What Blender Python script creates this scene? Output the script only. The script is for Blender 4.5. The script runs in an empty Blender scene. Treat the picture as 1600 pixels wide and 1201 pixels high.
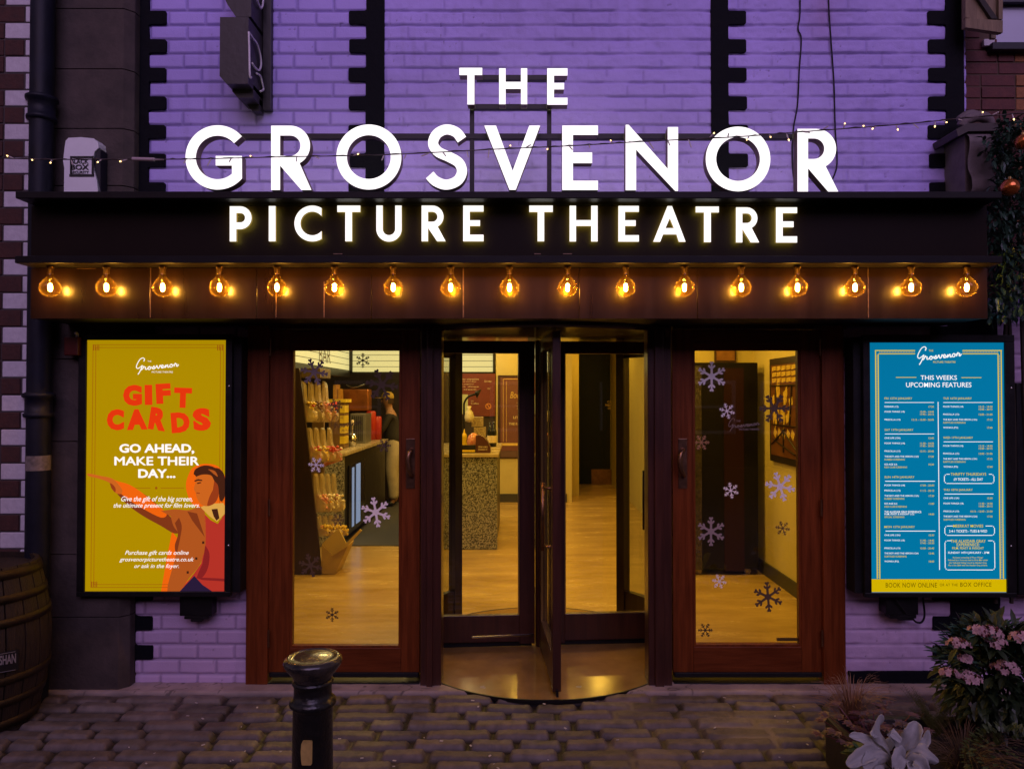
import bpy, math, random
import numpy as np
from mathutils import Vector, Matrix
from mathutils.geometry import tessellate_polygon
R = math.radians
sc = bpy.context.scene
random.seed(7)
# ------------------------------------------------------------------ camera
CY, CZ, F, PX, PY, PITCH = -4.4, 1.71, 1144.0, 810.0, 600.5, R(0.9)
cd = bpy.data.cameras.new('camera'); cam = bpy.data.objects.new('camera', cd)
sc.collection.objects.link(cam); sc.camera = cam
cam.location = (0, CY, CZ); cam.rotation_euler = (R(90) + PITCH, 0, 0)
cd.sensor_width = 36; cd.lens = F / 1600 * 36; cd.shift_x = -10 / 1600
cd.clip_start = 0.05; cd.clip_end = 300
# ------------------------------------------------------------------ sky (dusk, no direct sun in the lane)
w = bpy.data.worlds.new('World'); sc.world = w; w.use_nodes = True
nt = w.node_tree; bg = nt.nodes['Background']
sky = nt.nodes.new('ShaderNodeTexSky'); sky.sky_type = 'NISHITA'; sky.sun_disc = False
sky.sun_elevation = R(30.0); sky.sun_rotation = R(190)
tint = nt.nodes.new('ShaderNodeMix'); tint.data_type = 'RGBA'; tint.blend_type = 'MULTIPLY'
tint.inputs[0].default_value = 1.0; tint.inputs[7].default_value = (0.95, 0.52, 0.55, 1)
nt.links.new(sky.outputs[0], tint.inputs[6]); nt.links.new(tint.outputs[2], bg.inputs[0])
bg.inputs[1].default_value = 0.05
sl = bpy.data.lights.new('dusk_glow', 'SUN'); sl.energy = 1.22; sl.angle = R(50); sl.color = (0.70, 0.52, 1.0)
so = bpy.data.objects.new('dusk_glow', sl); sc.collection.objects.link(so)
so.rotation_euler = (R(60), 0, R(10))       # low soft afterglow from over the houses behind the camera
sc.view_settings.view_transform = 'Standard'; sc.view_settings.look = 'None'
sc.view_settings.exposure = 0.0; sc.view_settings.gamma = 1.0
sc.view_settings.use_curve_mapping = False
sc.cycles.use_denoising = True
sc.cycles.max_bounces = 8; sc.cycles.transparent_max_bounces = 24
sc.cycles.sample_clamp_indirect = 4.0
sc.cycles.caustics_reflective = False; sc.cycles.caustics_refractive = False

def add_lamp(name, loc, size, power, col, rot=(0, 0, 0), sy=None):
    l = bpy.data.lights.new(name, 'AREA'); l.shape = 'RECTANGLE'; l.size = size; l.size_y = sy or size
    l.energy = power; l.color = col
    o = bpy.data.objects.new(name, l); o.location = loc; o.rotation_euler = rot
    sc.collection.objects.link(o); return o
WARM = (1.0, 0.58, 0.06); KIOSK = (1.0, 0.72, 0.28)
for lx, ly, lp_, lc in ((-0.9, 1.7, 26, WARM), (0.9, 2.3, 26, WARM), (-0.2, 3.3, 26, WARM), (1.95, 1.1, 18, WARM), (1.6, 2.2, 12, WARM), (0.5, 5.3, 26, WARM), (1.3, 7.4, 16, WARM), (0.1, 6.6, 18, WARM),
                        (-1.55, 3.3, 26, KIOSK), (-1.3, 5.0, 30, KIOSK), (-0.8, 6.9, 18, KIOSK), (-2.6, 1.6, 16, WARM)):
    add_lamp('ceiling_spot', (lx, ly, 2.86), 0.22, lp_, lc)
# ------------------------------------------------------------------ helpers
def W(px, py, Y):
    "world x, z of the point on the vertical plane Y that the photo shows at px, py"
    a, b = (px - PX) / F, -(py - PY) / F
    cp, sp = math.cos(PITCH), math.sin(PITCH)
    dy, dz = cp - b * sp, sp + b * cp
    t = (Y - CY) / dy
    return a * t, CZ + dz * t
def X(px, Y): return W(px, 600, Y)[0]
def Z(py, Y): return W(810, py, Y)[1]
def V(px, py, Y):
    x, z = W(px, py, Y); return Vector((x, Y, z))
ORG = {}
def tag(o, label=None, cat=None, group=None, kind=None):
    if label: o['label'] = label
    if cat: o['category'] = cat
    if group: o['group'] = group
    if kind: o['kind'] = kind
    return o
def thing(name, loc, label, cat, group=None):
    o = bpy.data.objects.new(name, None); sc.collection.objects.link(o)
    o.empty_display_size = 0.1
    o.location = loc; ORG[o.name] = Vector(loc)
    return tag(o, label, cat, group)
def put(name, me, mat, parent=None, base=None):
    mats = mat if isinstance(mat, (list, tuple)) else [mat]
    for m in mats: me.materials.append(m)
    o = bpy.data.objects.new(name, me); sc.collection.objects.link(o)
    if parent is not None:
        off = ORG[parent.name]; o.parent = parent
    else:
        n = len(me.vertices); a = np.empty(n * 3, np.float32); me.vertices.foreach_get('co', a); a = a.reshape(-1, 3)
        off = Vector(((a[:, 0].min() + a[:, 0].max()) / 2, (a[:, 1].min() + a[:, 1].max()) / 2, a[:, 2].min())) if base is None else Vector(base)
        o.location = off
    me.transform(Matrix.Translation(-off)); ORG[o.name] = off
    return o
class MB:
    def __init__(s): s.v, s.f, s.m = [], [], []
    def add(s, vs, fs, mi=0):
        n = len(s.v); s.v += [tuple(p) for p in vs]; s.f += [tuple(i + n for i in f) for f in fs]; s.m += [mi] * len(fs)
        return s
    def box(s, x0, x1, y0, y1, z0, z1, mi=0, M=None):
        vs = [Vector((x, y, z)) for x in (x0, x1) for y in (y0, y1) for z in (z0, z1)]
        if M is not None: vs = [M @ p for p in vs]
        return s.add(vs, [(0, 1, 3, 2), (4, 6, 7, 5), (0, 4, 5, 1), (2, 3, 7, 6), (0, 2, 6, 4), (1, 5, 7, 3)], mi)
    def pbox(s, p0, p1, q0, q1, ya, yb, mi=0):
        "box given by photo coordinates on its front plane ya"
        return s.box(X(p0, ya), X(p1, ya), ya, yb, Z(q1, ya), Z(q0, ya), mi)
    def prism(s, loops, fn, y0, y1, mi=0, ms=None, cap=(1, 1)):
        "2D loops (outer + holes) -> fn(u, v, depth) points, front at y0, back at y1"
        fl = [p for l in loops for p in l]
        tr = tessellate_polygon([[Vector((p[0], p[1], 0)) for p in l] for l in loops])
        n = len(fl); a = [fn(p[0], p[1], y0) for p in fl]; b = [fn(p[0], p[1], y1) for p in fl]
        if cap[0]: s.add(a, [tuple(t) for t in tr], mi)
        if cap[1]: s.add(b, [tuple(reversed(t)) for t in tr], mi if ms is None else ms)
        k = 0; fs = []
        for l in loops:
            m = len(l)
            for i in range(m):
                j = (i + 1) % m; fs.append((k + i, k + j, n + k + j, n + k + i))
            k += m
        return s.add(a + b, fs, mi if ms is None else ms)
    def tube(s, pts, r, seg=8, mi=0, closed=False):
        pts = [Vector(p) for p in pts]; rs = r if isinstance(r, (list, tuple)) else [r] * len(pts)
        n = len(pts); rings = []; up = None
        for i, p in enumerate(pts):
            d = (pts[min(i + 1, n - 1)] - pts[max(i - 1, 0)])
            d = d.normalized() if d.length > 1e-9 else Vector((0, 0, 1))
            if up is None: up = d.orthogonal().normalized()
            up = (up - d * up.dot(d)); up = up.normalized() if up.length > 1e-6 else d.orthogonal().normalized()
            q = d.cross(up)
            rings.append([p + (up * math.cos(2 * math.pi * k / seg) + q * math.sin(2 * math.pi * k / seg)) * rs[i] for k in range(seg)])
        vs = [p for g in rings for p in g]; fs = []
        for i in range(n - 1):
            for k in range(seg):
                k2 = (k + 1) % seg
                fs.append((i * seg + k, i * seg + k2, (i + 1) * seg + k2, (i + 1) * seg + k))
        fs.append(tuple(reversed(range(seg)))); fs.append(tuple((n - 1) * seg + k for k in range(seg)))
        return s.add(vs, fs, mi)
    def lathe(s, prof, c, seg=24, mi=0, a0=0, a1=2 * math.pi, M=None):
        full = abs(a1 - a0 - 2 * math.pi) < 1e-6; k_n = seg if full else seg + 1
        vs = []
        for r, z in prof:
            for k in range(k_n):
                a = a0 + (a1 - a0) * k / seg
                p = Vector((r * math.cos(a), r * math.sin(a), z)); p = (M @ p) if M is not None else p
                vs.append(p + Vector(c))
        fs = []
        for i in range(len(prof) - 1):
            for k in range(seg):
                k2 = (k + 1) % k_n
                fs.append((i * k_n + k, i * k_n + k2, (i + 1) * k_n + k2, (i + 1) * k_n + k))
        return s.add(vs, fs, mi)
    def mesh(s, smooth=False):
        me = bpy.data.meshes.new('m'); me.from_pydata(s.v, [], s.f)
        me.polygons.foreach_set('material_index', s.m)
        me.update()
        if smooth: me.polygons.foreach_set('use_smooth', [True] * len(s.f))
        return me
    def build(s, name, mat, parent=None, bevel=0, smooth=False, base=None):
        o = put(name, s.mesh(smooth), mat, parent, base)
        if bevel:
            b = o.modifiers.new('b', 'BEVEL'); b.width = bevel; b.segments = 2; b.limit_method = 'ANGLE'
        if smooth:
            pass
        return o
def sm_angle(o, a=40):
    me = o.data; me.polygons.foreach_set('use_smooth', [True] * len(me.polygons))
    try: me.set_sharp_from_angle(angle=R(a))
    except Exception: pass
    return o
def catmull(pts, n=6):
    pts = [Vector(p) for p in pts]; out = []
    for i in range(len(pts) - 1):
        p0, p1, p2, p3 = pts[max(i - 1, 0)], pts[i], pts[i + 1], pts[min(i + 2, len(pts) - 1)]
        for k in range(n):
            t = k / n
            out.append(0.5 * ((2 * p1) + (p2 - p0) * t + (2 * p0 - 5 * p1 + 4 * p2 - p3) * t * t + (3 * p1 - p0 - 3 * p2 + p3) * t ** 3))
    out.append(pts[-1]); return out
# ------------------------------------------------------------------ materials
def mat(name, col, rough=0.6, metal=0.0, var=0.0, scale=8.0, bump=0.0, bscale=60.0, stretch=(1, 1, 1), coat=0.0, col2=None, spec=0.5, trans=0.0):
    m = bpy.data.materials.new(name); m.use_nodes = True; t = m.node_tree; b = t.nodes['Principled BSDF']
    b.inputs['Base Color'].default_value = (*col, 1); b.inputs['Roughness'].default_value = rough
    b.inputs['Metallic'].default_value = metal; b.inputs['Coat Weight'].default_value = coat
    b.inputs['Coat Roughness'].default_value = 0.12
    b.inputs['Specular IOR Level'].default_value = spec
    if trans: b.inputs['Transmission Weight'].default_value = trans
    if var or col2 or bump:
        tc = t.nodes.new('ShaderNodeTexCoord'); mp = t.nodes.new('ShaderNodeMapping'); mp.inputs['Scale'].default_value = stretch
        t.links.new(tc.outputs['Object'], mp.inputs[0])
    if var or col2:
        n = t.nodes.new('ShaderNodeTexNoise'); n.inputs['Scale'].default_value = scale; n.inputs['Detail'].default_value = 6; n.inputs['Roughness'].default_value = 0.65
        t.links.new(mp.outputs[0], n.inputs['Vector'])
        r = t.nodes.new('ShaderNodeValToRGB'); r.color_ramp.elements[0].position = 0.3; r.color_ramp.elements[1].position = 0.7
        c2 = col2 or tuple(min(1, c * (1 + var)) for c in col); c1 = col if col2 else tuple(c * (1 - var) for c in col)
        r.color_ramp.elements[0].color = (*c1, 1); r.color_ramp.elements[1].color = (*c2, 1)
        t.links.new(n.outputs['Fac'], r.inputs[0]); t.links.new(r.outputs[0], b.inputs['Base Color'])
        mr = t.nodes.new('ShaderNodeMapRange'); mr.inputs[3].default_value = max(0, rough - 0.1); mr.inputs[4].default_value = min(1, rough + 0.12)
        t.links.new(n.outputs['Fac'], mr.inputs[0]); t.links.new(mr.outputs[0], b.inputs['Roughness'])
    if bump:
        n2 = t.nodes.new('ShaderNodeTexNoise'); n2.inputs['Scale'].default_value = bscale; n2.inputs['Detail'].default_value = 5
        t.links.new(mp.outputs[0], n2.inputs['Vector'])
        bp = t.nodes.new('ShaderNodeBump'); bp.inputs['Strength'].default_value = bump; bp.inputs['Distance'].default_value = 0.01
        t.links.new(n2.outputs['Fac'], bp.inputs['Height']); t.links.new(bp.outputs[0], b.inputs['Normal'])
    return m
def emit(name, col, strength=1.0, base=None, rough=0.3):
    m = bpy.data.materials.new(name); m.use_nodes = True; b = m.node_tree.nodes['Principled BSDF']
    b.inputs['Base Color'].default_value = (*(base or tuple(c * 0.3 for c in col)), 1); b.inputs['Roughness'].default_value = rough; b.inputs['Specular IOR Level'].default_value = 0.12
    b.inputs['Emission Color'].default_value = (*col, 1); b.inputs['Emission Strength'].default_value = strength
    return m
def glass(name, tintc=(1, 1, 1), refl=0.04, rough=0.02):
    m = bpy.data.materials.new(name); m.use_nodes = True; t = m.node_tree; t.nodes.clear()
    out = t.nodes.new('ShaderNodeOutputMaterial'); mx = t.nodes.new('ShaderNodeMixShader')
    tr = t.nodes.new('ShaderNodeBsdfTransparent'); tr.inputs[0].default_value = (*tintc, 1)
    gl = t.nodes.new('ShaderNodeBsdfGlossy'); gl.inputs['Roughness'].default_value = rough
    lw = t.nodes.new('ShaderNodeLayerWeight'); lw.inputs[0].default_value = 0.5
    pw = t.nodes.new('ShaderNodeMath'); pw.operation = 'POWER'; pw.inputs[1].default_value = 4
    ma = t.nodes.new('ShaderNodeMath'); ma.operation = 'MULTIPLY_ADD'; ma.inputs[1].default_value = 0.85; ma.inputs[2].default_value = refl
    t.links.new(lw.outputs['Facing'], pw.inputs[0]); t.links.new(pw.outputs[0], ma.inputs[0]); t.links.new(ma.outputs[0], mx.inputs[0])
    t.links.new(tr.outputs[0], mx.inputs[1]); t.links.new(gl.outputs[0], mx.inputs[2]); t.links.new(mx.outputs[0], out.inputs[0])
    return m
def attr_mat(name, rough=0.7, bump=0.0, bscale=120, spec=0.4):
    m = mat(name, (0.5, 0.5, 0.5), rough, bump=bump, bscale=bscale, spec=spec); t = m.node_tree
    a = t.nodes.new('ShaderNodeAttribute'); a.attribute_name = 'Col'
    t.links.new(a.outputs['Color'], t.nodes['Principled BSDF'].inputs['Base Color']); return m
def globe_glass(name):
    m = glass(name, (1.0, 0.82, 0.45), 0.05, 0.03); t = m.node_tree
    out = [n for n in t.nodes if n.type == 'OUTPUT_MATERIAL'][0]; old = out.inputs[0].links[0].from_node
    tl = t.nodes.new('ShaderNodeBsdfTranslucent'); tl.inputs[0].default_value = (0.95, 0.55, 0.10, 1)
    lw = t.nodes.new('ShaderNodeLayerWeight'); lw.inputs[0].default_value = 0.5
    pw = t.nodes.new('ShaderNodeMath'); pw.operation = 'POWER'; pw.inputs[1].default_value = 3.5
    ma = t.nodes.new('ShaderNodeMath'); ma.operation = 'MULTIPLY_ADD'; ma.inputs[1].default_value = 0.10; ma.inputs[2].default_value = 0.003
    mx = t.nodes.new('ShaderNodeMixShader')
    t.links.new(lw.outputs['Facing'], pw.inputs[0]); t.links.new(pw.outputs[0], ma.inputs[0]); t.links.new(ma.outputs[0], mx.inputs[0])
    t.links.new(old.outputs[0], mx.inputs[1]); t.links.new(tl.outputs[0], mx.inputs[2]); t.links.new(mx.outputs[0], out.inputs[0]); return m
M = dict(
    black=mat('black_paint', (0.008, 0.008, 0.009), 0.5, spec=0.25, var=0.4, scale=5, bump=0.15, bscale=40),
    quoin=mat('black_masonry_paint', (0.0035, 0.004, 0.007), 0.75, spec=0.15, var=0.3, scale=9, bump=0.5, bscale=25),
    fascia=mat('fascia_paint', (0.015, 0.0065, 0.004), 0.30, var=0.22, scale=3, bump=0.05, bscale=14, stretch=(4, 1, 0.4), coat=0.2, spec=0.3),
    steel=mat('dark_steel', (0.016, 0.015, 0.016), 0.4, 0.5, var=0.3, scale=12),
    wood=mat('mahogany', (0.085, 0.018, 0.004), 0.40, scale=4, stretch=(9, 9, 0.6), col2=(0.20, 0.046, 0.010), bump=0.12, bscale=30, coat=0.05, spec=0.2),
    wood_h=mat('mahogany_rail', (0.080, 0.017, 0.004), 0.40, scale=4, stretch=(0.6, 9, 9), col2=(0.18, 0.042, 0.010), bump=0.12, bscale=30, coat=0.05, spec=0.2),
    wood_dark=mat('dark_mahogany', (0.032, 0.010, 0.007), 0.35, scale=4, stretch=(9, 9, 0.6), col2=(0.07, 0.02, 0.011), bump=0.1, bscale=30, coat=0.25),
    ebony=mat('ebonised_wood', (0.014, 0.007, 0.006), 0.35, scale=4, stretch=(9, 9, 0.6), col2=(0.03, 0.012, 0.009), coat=0.3),
    bronze=mat('bronze', (0.24, 0.13, 0.075), 0.32, 0.9, var=0.3, scale=20),
    brass=mat('brass', (0.5, 0.34, 0.12), 0.3, 0.9),
    chrome=mat('chrome', (0.6, 0.58, 0.55), 0.22, 1.0),
    glass=glass('door_glass', (0.96, 0.96, 0.94), 0.065),
    gloss_dark=mat('gloss_black', (0.006, 0.006, 0.007), 0.18, coat=0.5),
    stone=mat('dark_sandstone', (0.042, 0.032, 0.028), 0.85, scale=7, col2=(0.088, 0.066, 0.058), bump=0.4, bscale=45),
    pipe=mat('pipe_paint', (0.008, 0.009, 0.018), 0.5, spec=0.25, var=0.4, scale=10, bump=0.1),
    white_plastic=mat('white_plastic', (0.80, 0.80, 0.84), 0.4, var=0.05),
)
# ------------------------------------------------------------------ numpy grids
def vnoise(x, y, s, seed):
    rs = np.random.RandomState(seed); T = rs.rand(256, 256)
    xs, ys = x / s + 1000, y / s + 1000
    xi, yi = np.floor(xs).astype(int), np.floor(ys).astype(int); fx, fy = xs - xi, ys - yi
    fx, fy = fx * fx * (3 - 2 * fx), fy * fy * (3 - 2 * fy)
    g = lambda a, b: T[a % 256, b % 256]
    return (g(xi, yi) * (1 - fx) + g(xi + 1, yi) * fx) * (1 - fy) + (g(xi, yi + 1) * (1 - fx) + g(xi + 1, yi + 1) * fx) * fy
def fbm(x, y, s, seed, o=4):
    r = 0; a = 0.5
    for k in range(o): r = r + a * vnoise(x, y, s / 2 ** k, seed + k); a *= 0.5
    return r
def grid_arrays(P, C, U, Vn):
    idx = np.arange(U * Vn).reshape(Vn, U)
    q = np.stack([idx[:-1, :-1], idx[:-1, 1:], idx[1:, 1:], idx[1:, :-1]], -1).reshape(-1, 4)
    return P.reshape(-1, 3), C.reshape(-1, 3), q
def np_mesh(parts):
    Ps, Cs, Qs = [], [], []; n = 0
    for P, C, Q in parts: Ps.append(P); Cs.append(C); Qs.append(Q + n); n += len(P)
    P, C, Q = np.concatenate(Ps), np.concatenate(Cs), np.concatenate(Qs)
    me = bpy.data.meshes.new('g'); me.vertices.add(len(P)); me.vertices.foreach_set('co', P.astype(np.float32).ravel())
    me.loops.add(Q.size); me.loops.foreach_set('vertex_index', Q.astype(np.int32).ravel())
    me.polygons.add(len(Q)); me.polygons.foreach_set('loop_start', np.arange(0, Q.size, 4, dtype=np.int32))
    me.polygons.foreach_set('use_smooth', np.ones(len(Q), bool))
    a = me.color_attributes.new('Col', 'FLOAT_COLOR', 'POINT')
    a.data.foreach_set('color', np.concatenate([C, np.ones((len(C), 1))], 1).astype(np.float32).ravel())
    me.update(calc_edges=True); me.validate(); return me
COURSE = 0.0865; ZB = Z(19, 0)
def brick_field(x0, x1, z0, z1, res, flip=False):
    U, Vn = int((x1 - x0) / res) + 1, int((z1 - z0) / res) + 1
    x, z = np.meshgrid(np.linspace(x0, x1, U), np.linspace(z0, z1, Vn))
    zz = (z - ZB) + 0.004 * (fbm(x, z, 0.35, 3) - 0.5) * 2
    c = np.floor(zz / COURSE).astype(int); dz = zz - c * COURSE
    rs = np.random.RandomState(11); shift = rs.rand(4096)[c % 4096] * 0.03
    L = 0.222
    xx = x + (c % 2) * L * 0.5 + shift + 0.003 * (fbm(x, z, 0.2, 9) - 0.5)
    b = np.floor(xx / L).astype(int); dx = xx - b * L
    hx = np.minimum(dx, L - dx); hz = np.minimum(dz, COURSE - dz)
    crisp = 1.0 / (1 + np.exp((x - X(600, 0)) / 0.04))               # panel left of the second quoin is neater
    jw = 0.006 + 0.004 * fbm(x, z, 0.08, 21)
    prof = lambda d, j: np.clip((d - j * 0.35) / (j * 1.1), 0, 1)
    ez = prof(hz, jw); ex = prof(hx, jw)
    fill = np.clip((fbm(x, z, 0.16, 33) - 0.40) * 5, 0, 1)            # joints filled with thick paint here and there
    exf = ex + (1 - ex) * np.clip(0.92 - 0.75 * crisp, 0, 1) * np.clip(fill + 0.55, 0, 1)
    ezf = ez + (1 - ez) * (0.50 * fill) * (1 - 0.8 * crisp)
    e = np.minimum(exf, ezf); e = e * e * (3 - 2 * e)
    brk = rs.rand(8191)[(b * 31 + c * 517) % 8191]
    h = 0.011 * e + 0.0045 * (brk - 0.5) * e * (0.5 + 0.5 * crisp) + (fbm(x, z, 0.05, 41) - 0.5) * (0.003 + 0.008 * (1 - crisp))
    pit = np.clip((vnoise(x, z, 0.018, 77) - 0.93) * 12, 0, 1) * (vnoise(x, z, 0.3, 78) > 0.45)
    h = h - 0.006 * pit
    base = np.stack([0.48 + 0 * x, 0.375 + 0 * x, 0.90 + 0 * x], -1)
    streak = np.clip((vnoise(x, z * 0.12, 0.035, 57) - 0.62) * 2.2, 0, 1) * (vnoise(x, z, 0.6, 58) > 0.4)
    dirt = (0.62 + 0.38 * e) * (0.80 + 0.34 * fbm(x, z, 0.45, 55)) * (1 - 0.13 * streak) * (1 - 0.75 * pit)
    low = np.clip((2.30 - z) / 0.2, 0, 1)[..., None]                 # pinker low down: warm bulb light put into the wall colour
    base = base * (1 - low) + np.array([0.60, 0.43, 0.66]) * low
    rust = np.exp(-((x - X(1288, 0)) / 0.10) ** 2) * np.clip((z - Z(75, 0)) / 0.25 + 0.3, 0, 1) * 0.22 * (0.6 + 0.8 * vnoise(x, z * 0.15, 0.04, 91))
    C = base * dirt[..., None] * (1 - rust[..., None] * np.array([0.3, 0.75, 0.9]))
    return grid_arrays(np.stack([x, -h, z], -1), C, U, Vn)

# ================================================================== SETTING
YF, YS = -0.45, -0.59                       # fascia plane, shelf front
# ---- lane: setts
def setts():
    x0, x1, y0, y1, res = -3.6, 3.6, -2.2, -0.0, 0.0085
    U, Vn = int((x1 - x0) / res) + 1, int((y1 - y0) / res) + 1
    x, y = np.meshgrid(np.linspace(x0, x1, U), np.linspace(y0, y1, Vn))
    yy = -y - 0.155 + 0.016 * (fbm(x, y, 0.5, 5) - 0.5) * 2 + 0.008 * np.sin(x * 1.3)
    H = 0.108; r = np.floor(yy / H).astype(int); dy = yy - r * H
    rs = np.random.RandomState(4)
    cell = 0.262 * (0.9 + 0.28 * rs.rand(64))[r % 64]
    xx = x + 6 + (rs.rand(64)[r % 64]) * 0.3 + 0.012 * (fbm(x, y, 0.15, 15) - 0.5)
    b0 = np.floor(xx / cell).astype(int)
    jit = lambda k: (rs2[(k * 13 + r * 97) % 4096] - 0.5) * 0.42
    rs2 = np.random.RandomState(8).rand(4096)
    lo = (b0 + jit(b0)) * cell; hi = (b0 + 1 + jit(b0 + 1)) * cell
    b = np.where(xx < lo, b0 - 1, np.where(xx > hi, b0 + 1, b0))
    lo = (b + jit(b)) * cell; hi = (b + 1 + jit(b + 1)) * cell
    hx = np.minimum(xx - lo, hi - xx); hy = np.minimum(dy, H - dy)
    g = 0.011 + 0.012 * fbm(x, y, 0.14, 23)
    d = np.where((hx > 0.03) & (hy > 0.03), np.minimum(hx, hy), 0.03 - np.hypot(np.clip(0.03 - hx, 0, 1), np.clip(0.03 - hy, 0, 1)))
    e = np.clip((d - g * 0.6) / 0.022, 0, 1); e = 1 - (1 - e) ** 2.2
    mort = np.clip((fbm(x, y, 0.6, 61) - 0.46) * 5, 0, 1)              # pointing present / lost
    sid = rs2[(b * 71 + r * 331) % 4096]; sid2 = rs2[(b * 19 + r * 53 + 7) % 4096]
    top = 0.030 + 0.014 * (sid - 0.5) + 0.006 * ((xx - lo) / cell - .5) * (sid2 - .5) * 2 + 0.011 * (fbm(x, y, 0.09, 71) - 0.5) + 0.007 * (fbm(x, y, 0.022, 81) - 0.5)
    gap = 0.022 * mort + 0.002 * fbm(x, y, 0.03, 88)
    h = np.maximum(gap, gap * (1 - e) + top * e * 1.0)
    stone = np.array([0.130, 0.112, 0.108]) * (0.70 + 0.55 * sid[..., None]) * np.stack([1 + 0 * sid, 1 - 0.10 * sid2, 1 - 0.14 * sid2], -1)
    stone = stone * (0.50 + 0.95 * fbm(x, y, 0.035, 95, 5))[..., None]
    mc = np.array([0.20, 0.16, 0.155]) * (0.6 + 0.7 * fbm(x, y, 0.05, 97))[..., None]
    dk = np.array([0.016, 0.013, 0.013]) + 0 * mc
    gc = dk * (1 - mort[..., None]) + mc * mort[..., None]
    es = np.clip((e - 0.12) * 3, 0, 1)[..., None]
    smear = np.clip((fbm(x, y, 0.22, 99) - 0.58) * 5, 0, 0.55)[..., None]
    C = gc * (1 - es) + (stone * (1 - smear) + mc * smear) * es
    # cement apron along the thresholds
    ap = np.clip((y + 0.165 + 0.03 * (fbm(x, y, 0.12, 44) - 0.5)) / 0.02, 0, 1)
    apc = np.array([0.36, 0.29, 0.28]) * (0.55 + 0.8 * fbm(x, y, 0.10, 46))[..., None]
    crack = (np.abs(fbm(x, y, 0.3, 48) - 0.47) < 0.004)
    apc = np.where(crack[..., None], apc * 0.4, apc)
    h = h * (1 - ap) + (0.034 + 0.006 * fbm(x, y, 0.08, 47)) * ap
    C = C * (1 - ap[..., None]) + apc * ap[..., None]
    return np_mesh([grid_arrays(np.stack([x, y, h - 0.030], -1), C, U, Vn)])
g = put('cobbled_lane', setts(), attr_mat('sett_stone', 0.62, 0.35, 90, 0.5)); tag(g, kind='structure')
g = MB().box(-40, 40, -40, 30, -0.30, -0.045).build('ground', mat('asphalt', (0.05, 0.047, 0.05), 0.85, var=0.3)); tag(g, kind='structure')
lit = MB()                                    # scraps of litter and ice-white grit on the setts
for k in range(46):
    a, bq, s_ = random.uniform(-2.0, 1.9), random.uniform(-1.05, -0.22), random.uniform(0.004, 0.009)
    lit.box(-s_, s_, -s_ * .5, s_ * .5, 0, 0.002, M=Matrix.Translation((a, bq, 0.006)) @ Matrix.Rotation(random.uniform(0, 3), 4, 'Z') @ Matrix.Rotation(random.uniform(-.3, .3), 4, 'X'))
tag(lit.build('litter_scraps', mat('paper_scrap', (0.55, 0.52, 0.52), 0.7)), 'tiny pale scraps of litter scattered over the cobbles', 'litter', kind='stuff')

# ---- theatre building
TB = thing('theatre_building', (0, 0, 0), 'purple lit painted brick theatre front with black toothed corner strips', 'building')
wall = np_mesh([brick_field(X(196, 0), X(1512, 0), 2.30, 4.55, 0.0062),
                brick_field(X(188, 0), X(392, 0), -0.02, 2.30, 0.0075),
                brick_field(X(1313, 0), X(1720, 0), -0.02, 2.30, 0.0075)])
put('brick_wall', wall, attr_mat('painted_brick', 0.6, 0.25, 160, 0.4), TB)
mb = MB()                                   # wall core behind the faces, with the door opening
xl, xr = X(386, 0), X(1319, 0)
mb.box(X(188, 0), xl, 0.012, 0.30, 0, 6.6); mb.box(xr, X(1512, 0), 0.012, 0.30, 0, 6.6); mb.box(X(1512, 0), X(1720, 0), 0.012, 0.09, 0, 2.3); mb.box(xl, xr, 0.012, 0.30, 2.20, 6.6)
mb.build('wall_core', mat('render_coat', (0.55, 0.52, 0.58), 0.7), TB)
def quoin(px_in, px_solid, px_tooth, zlo, zhi, first=0, ends=None):
    "toothed strip; solid between px_in and px_solid, teeth reach px_tooth on every other course"
    a, s_, t = X(px_in, 0), X(px_solid, 0), X(px_tooth, 0)
    k0 = int(math.floor((zlo - ZB) / COURSE)); k1 = int(math.ceil((zhi - ZB) / COURSE))
    pts = []; rr = 0.007
    sg = 1 if t > s_ else -1
    z = zlo
    for k in range(k0, k1):
        za, zb = max(zlo, ZB + k * COURSE), min(zhi, ZB + (k + 1) * COURSE)
        if zb <= za + 0.002: continue
        if (k - first) % 2 == 0 and zb - za > 0.03:
            jt = random.uniform(-.004, .004)
            pts += [(s_ + sg * rr, za + 0.003), (t - sg * rr + jt, za + 0.004), (t + jt, za + 0.004 + rr), (t + jt, zb - 0.004 - rr), (t - sg * rr + jt, zb - 0.004), (s_ + sg * rr, zb - 0.003), (s_, zb + 0.003)]
        else:
            pts += [(s_ + random.uniform(-.002, .002), za + 0.004), (s_ + random.uniform(-.002, .002), zb - 0.004)]
    pts = [p for p in pts if zlo <= p[1] <= zhi]
    loop = [(a, zlo)] + [(s_, zlo)] + pts + [(s_, zhi), (a, zhi)]
    m_ = MB(); m_.prism([loop], lambda u, v, y: (u, y, v), -0.020, -0.001)
    return m_.build('quoin_strip', M['quoin'], TB)
quoin(201, 231, 258, 2.60, 4.5, -1); quoin(600, 571, 544, 2.60, 4.5, -1)
quoin(1112, 1139, 1168, 2.60, 4.5, -1); quoin(1508, 1480, 1452, 2.60, 4.5, -1)
quoin(190, 217, 244, 0.03, 2.2, -1); quoin(1556, 1480, 1452, 0.10, 2.2, -1)  # lower right strip widened: its outer part is shadow painted black
MB().box(X(1320, 0), X(1478, 0), -0.030, -0.001, 0.0, Z(1046, 0)).build('plinth', M['quoin'], TB, 0.004)
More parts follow.
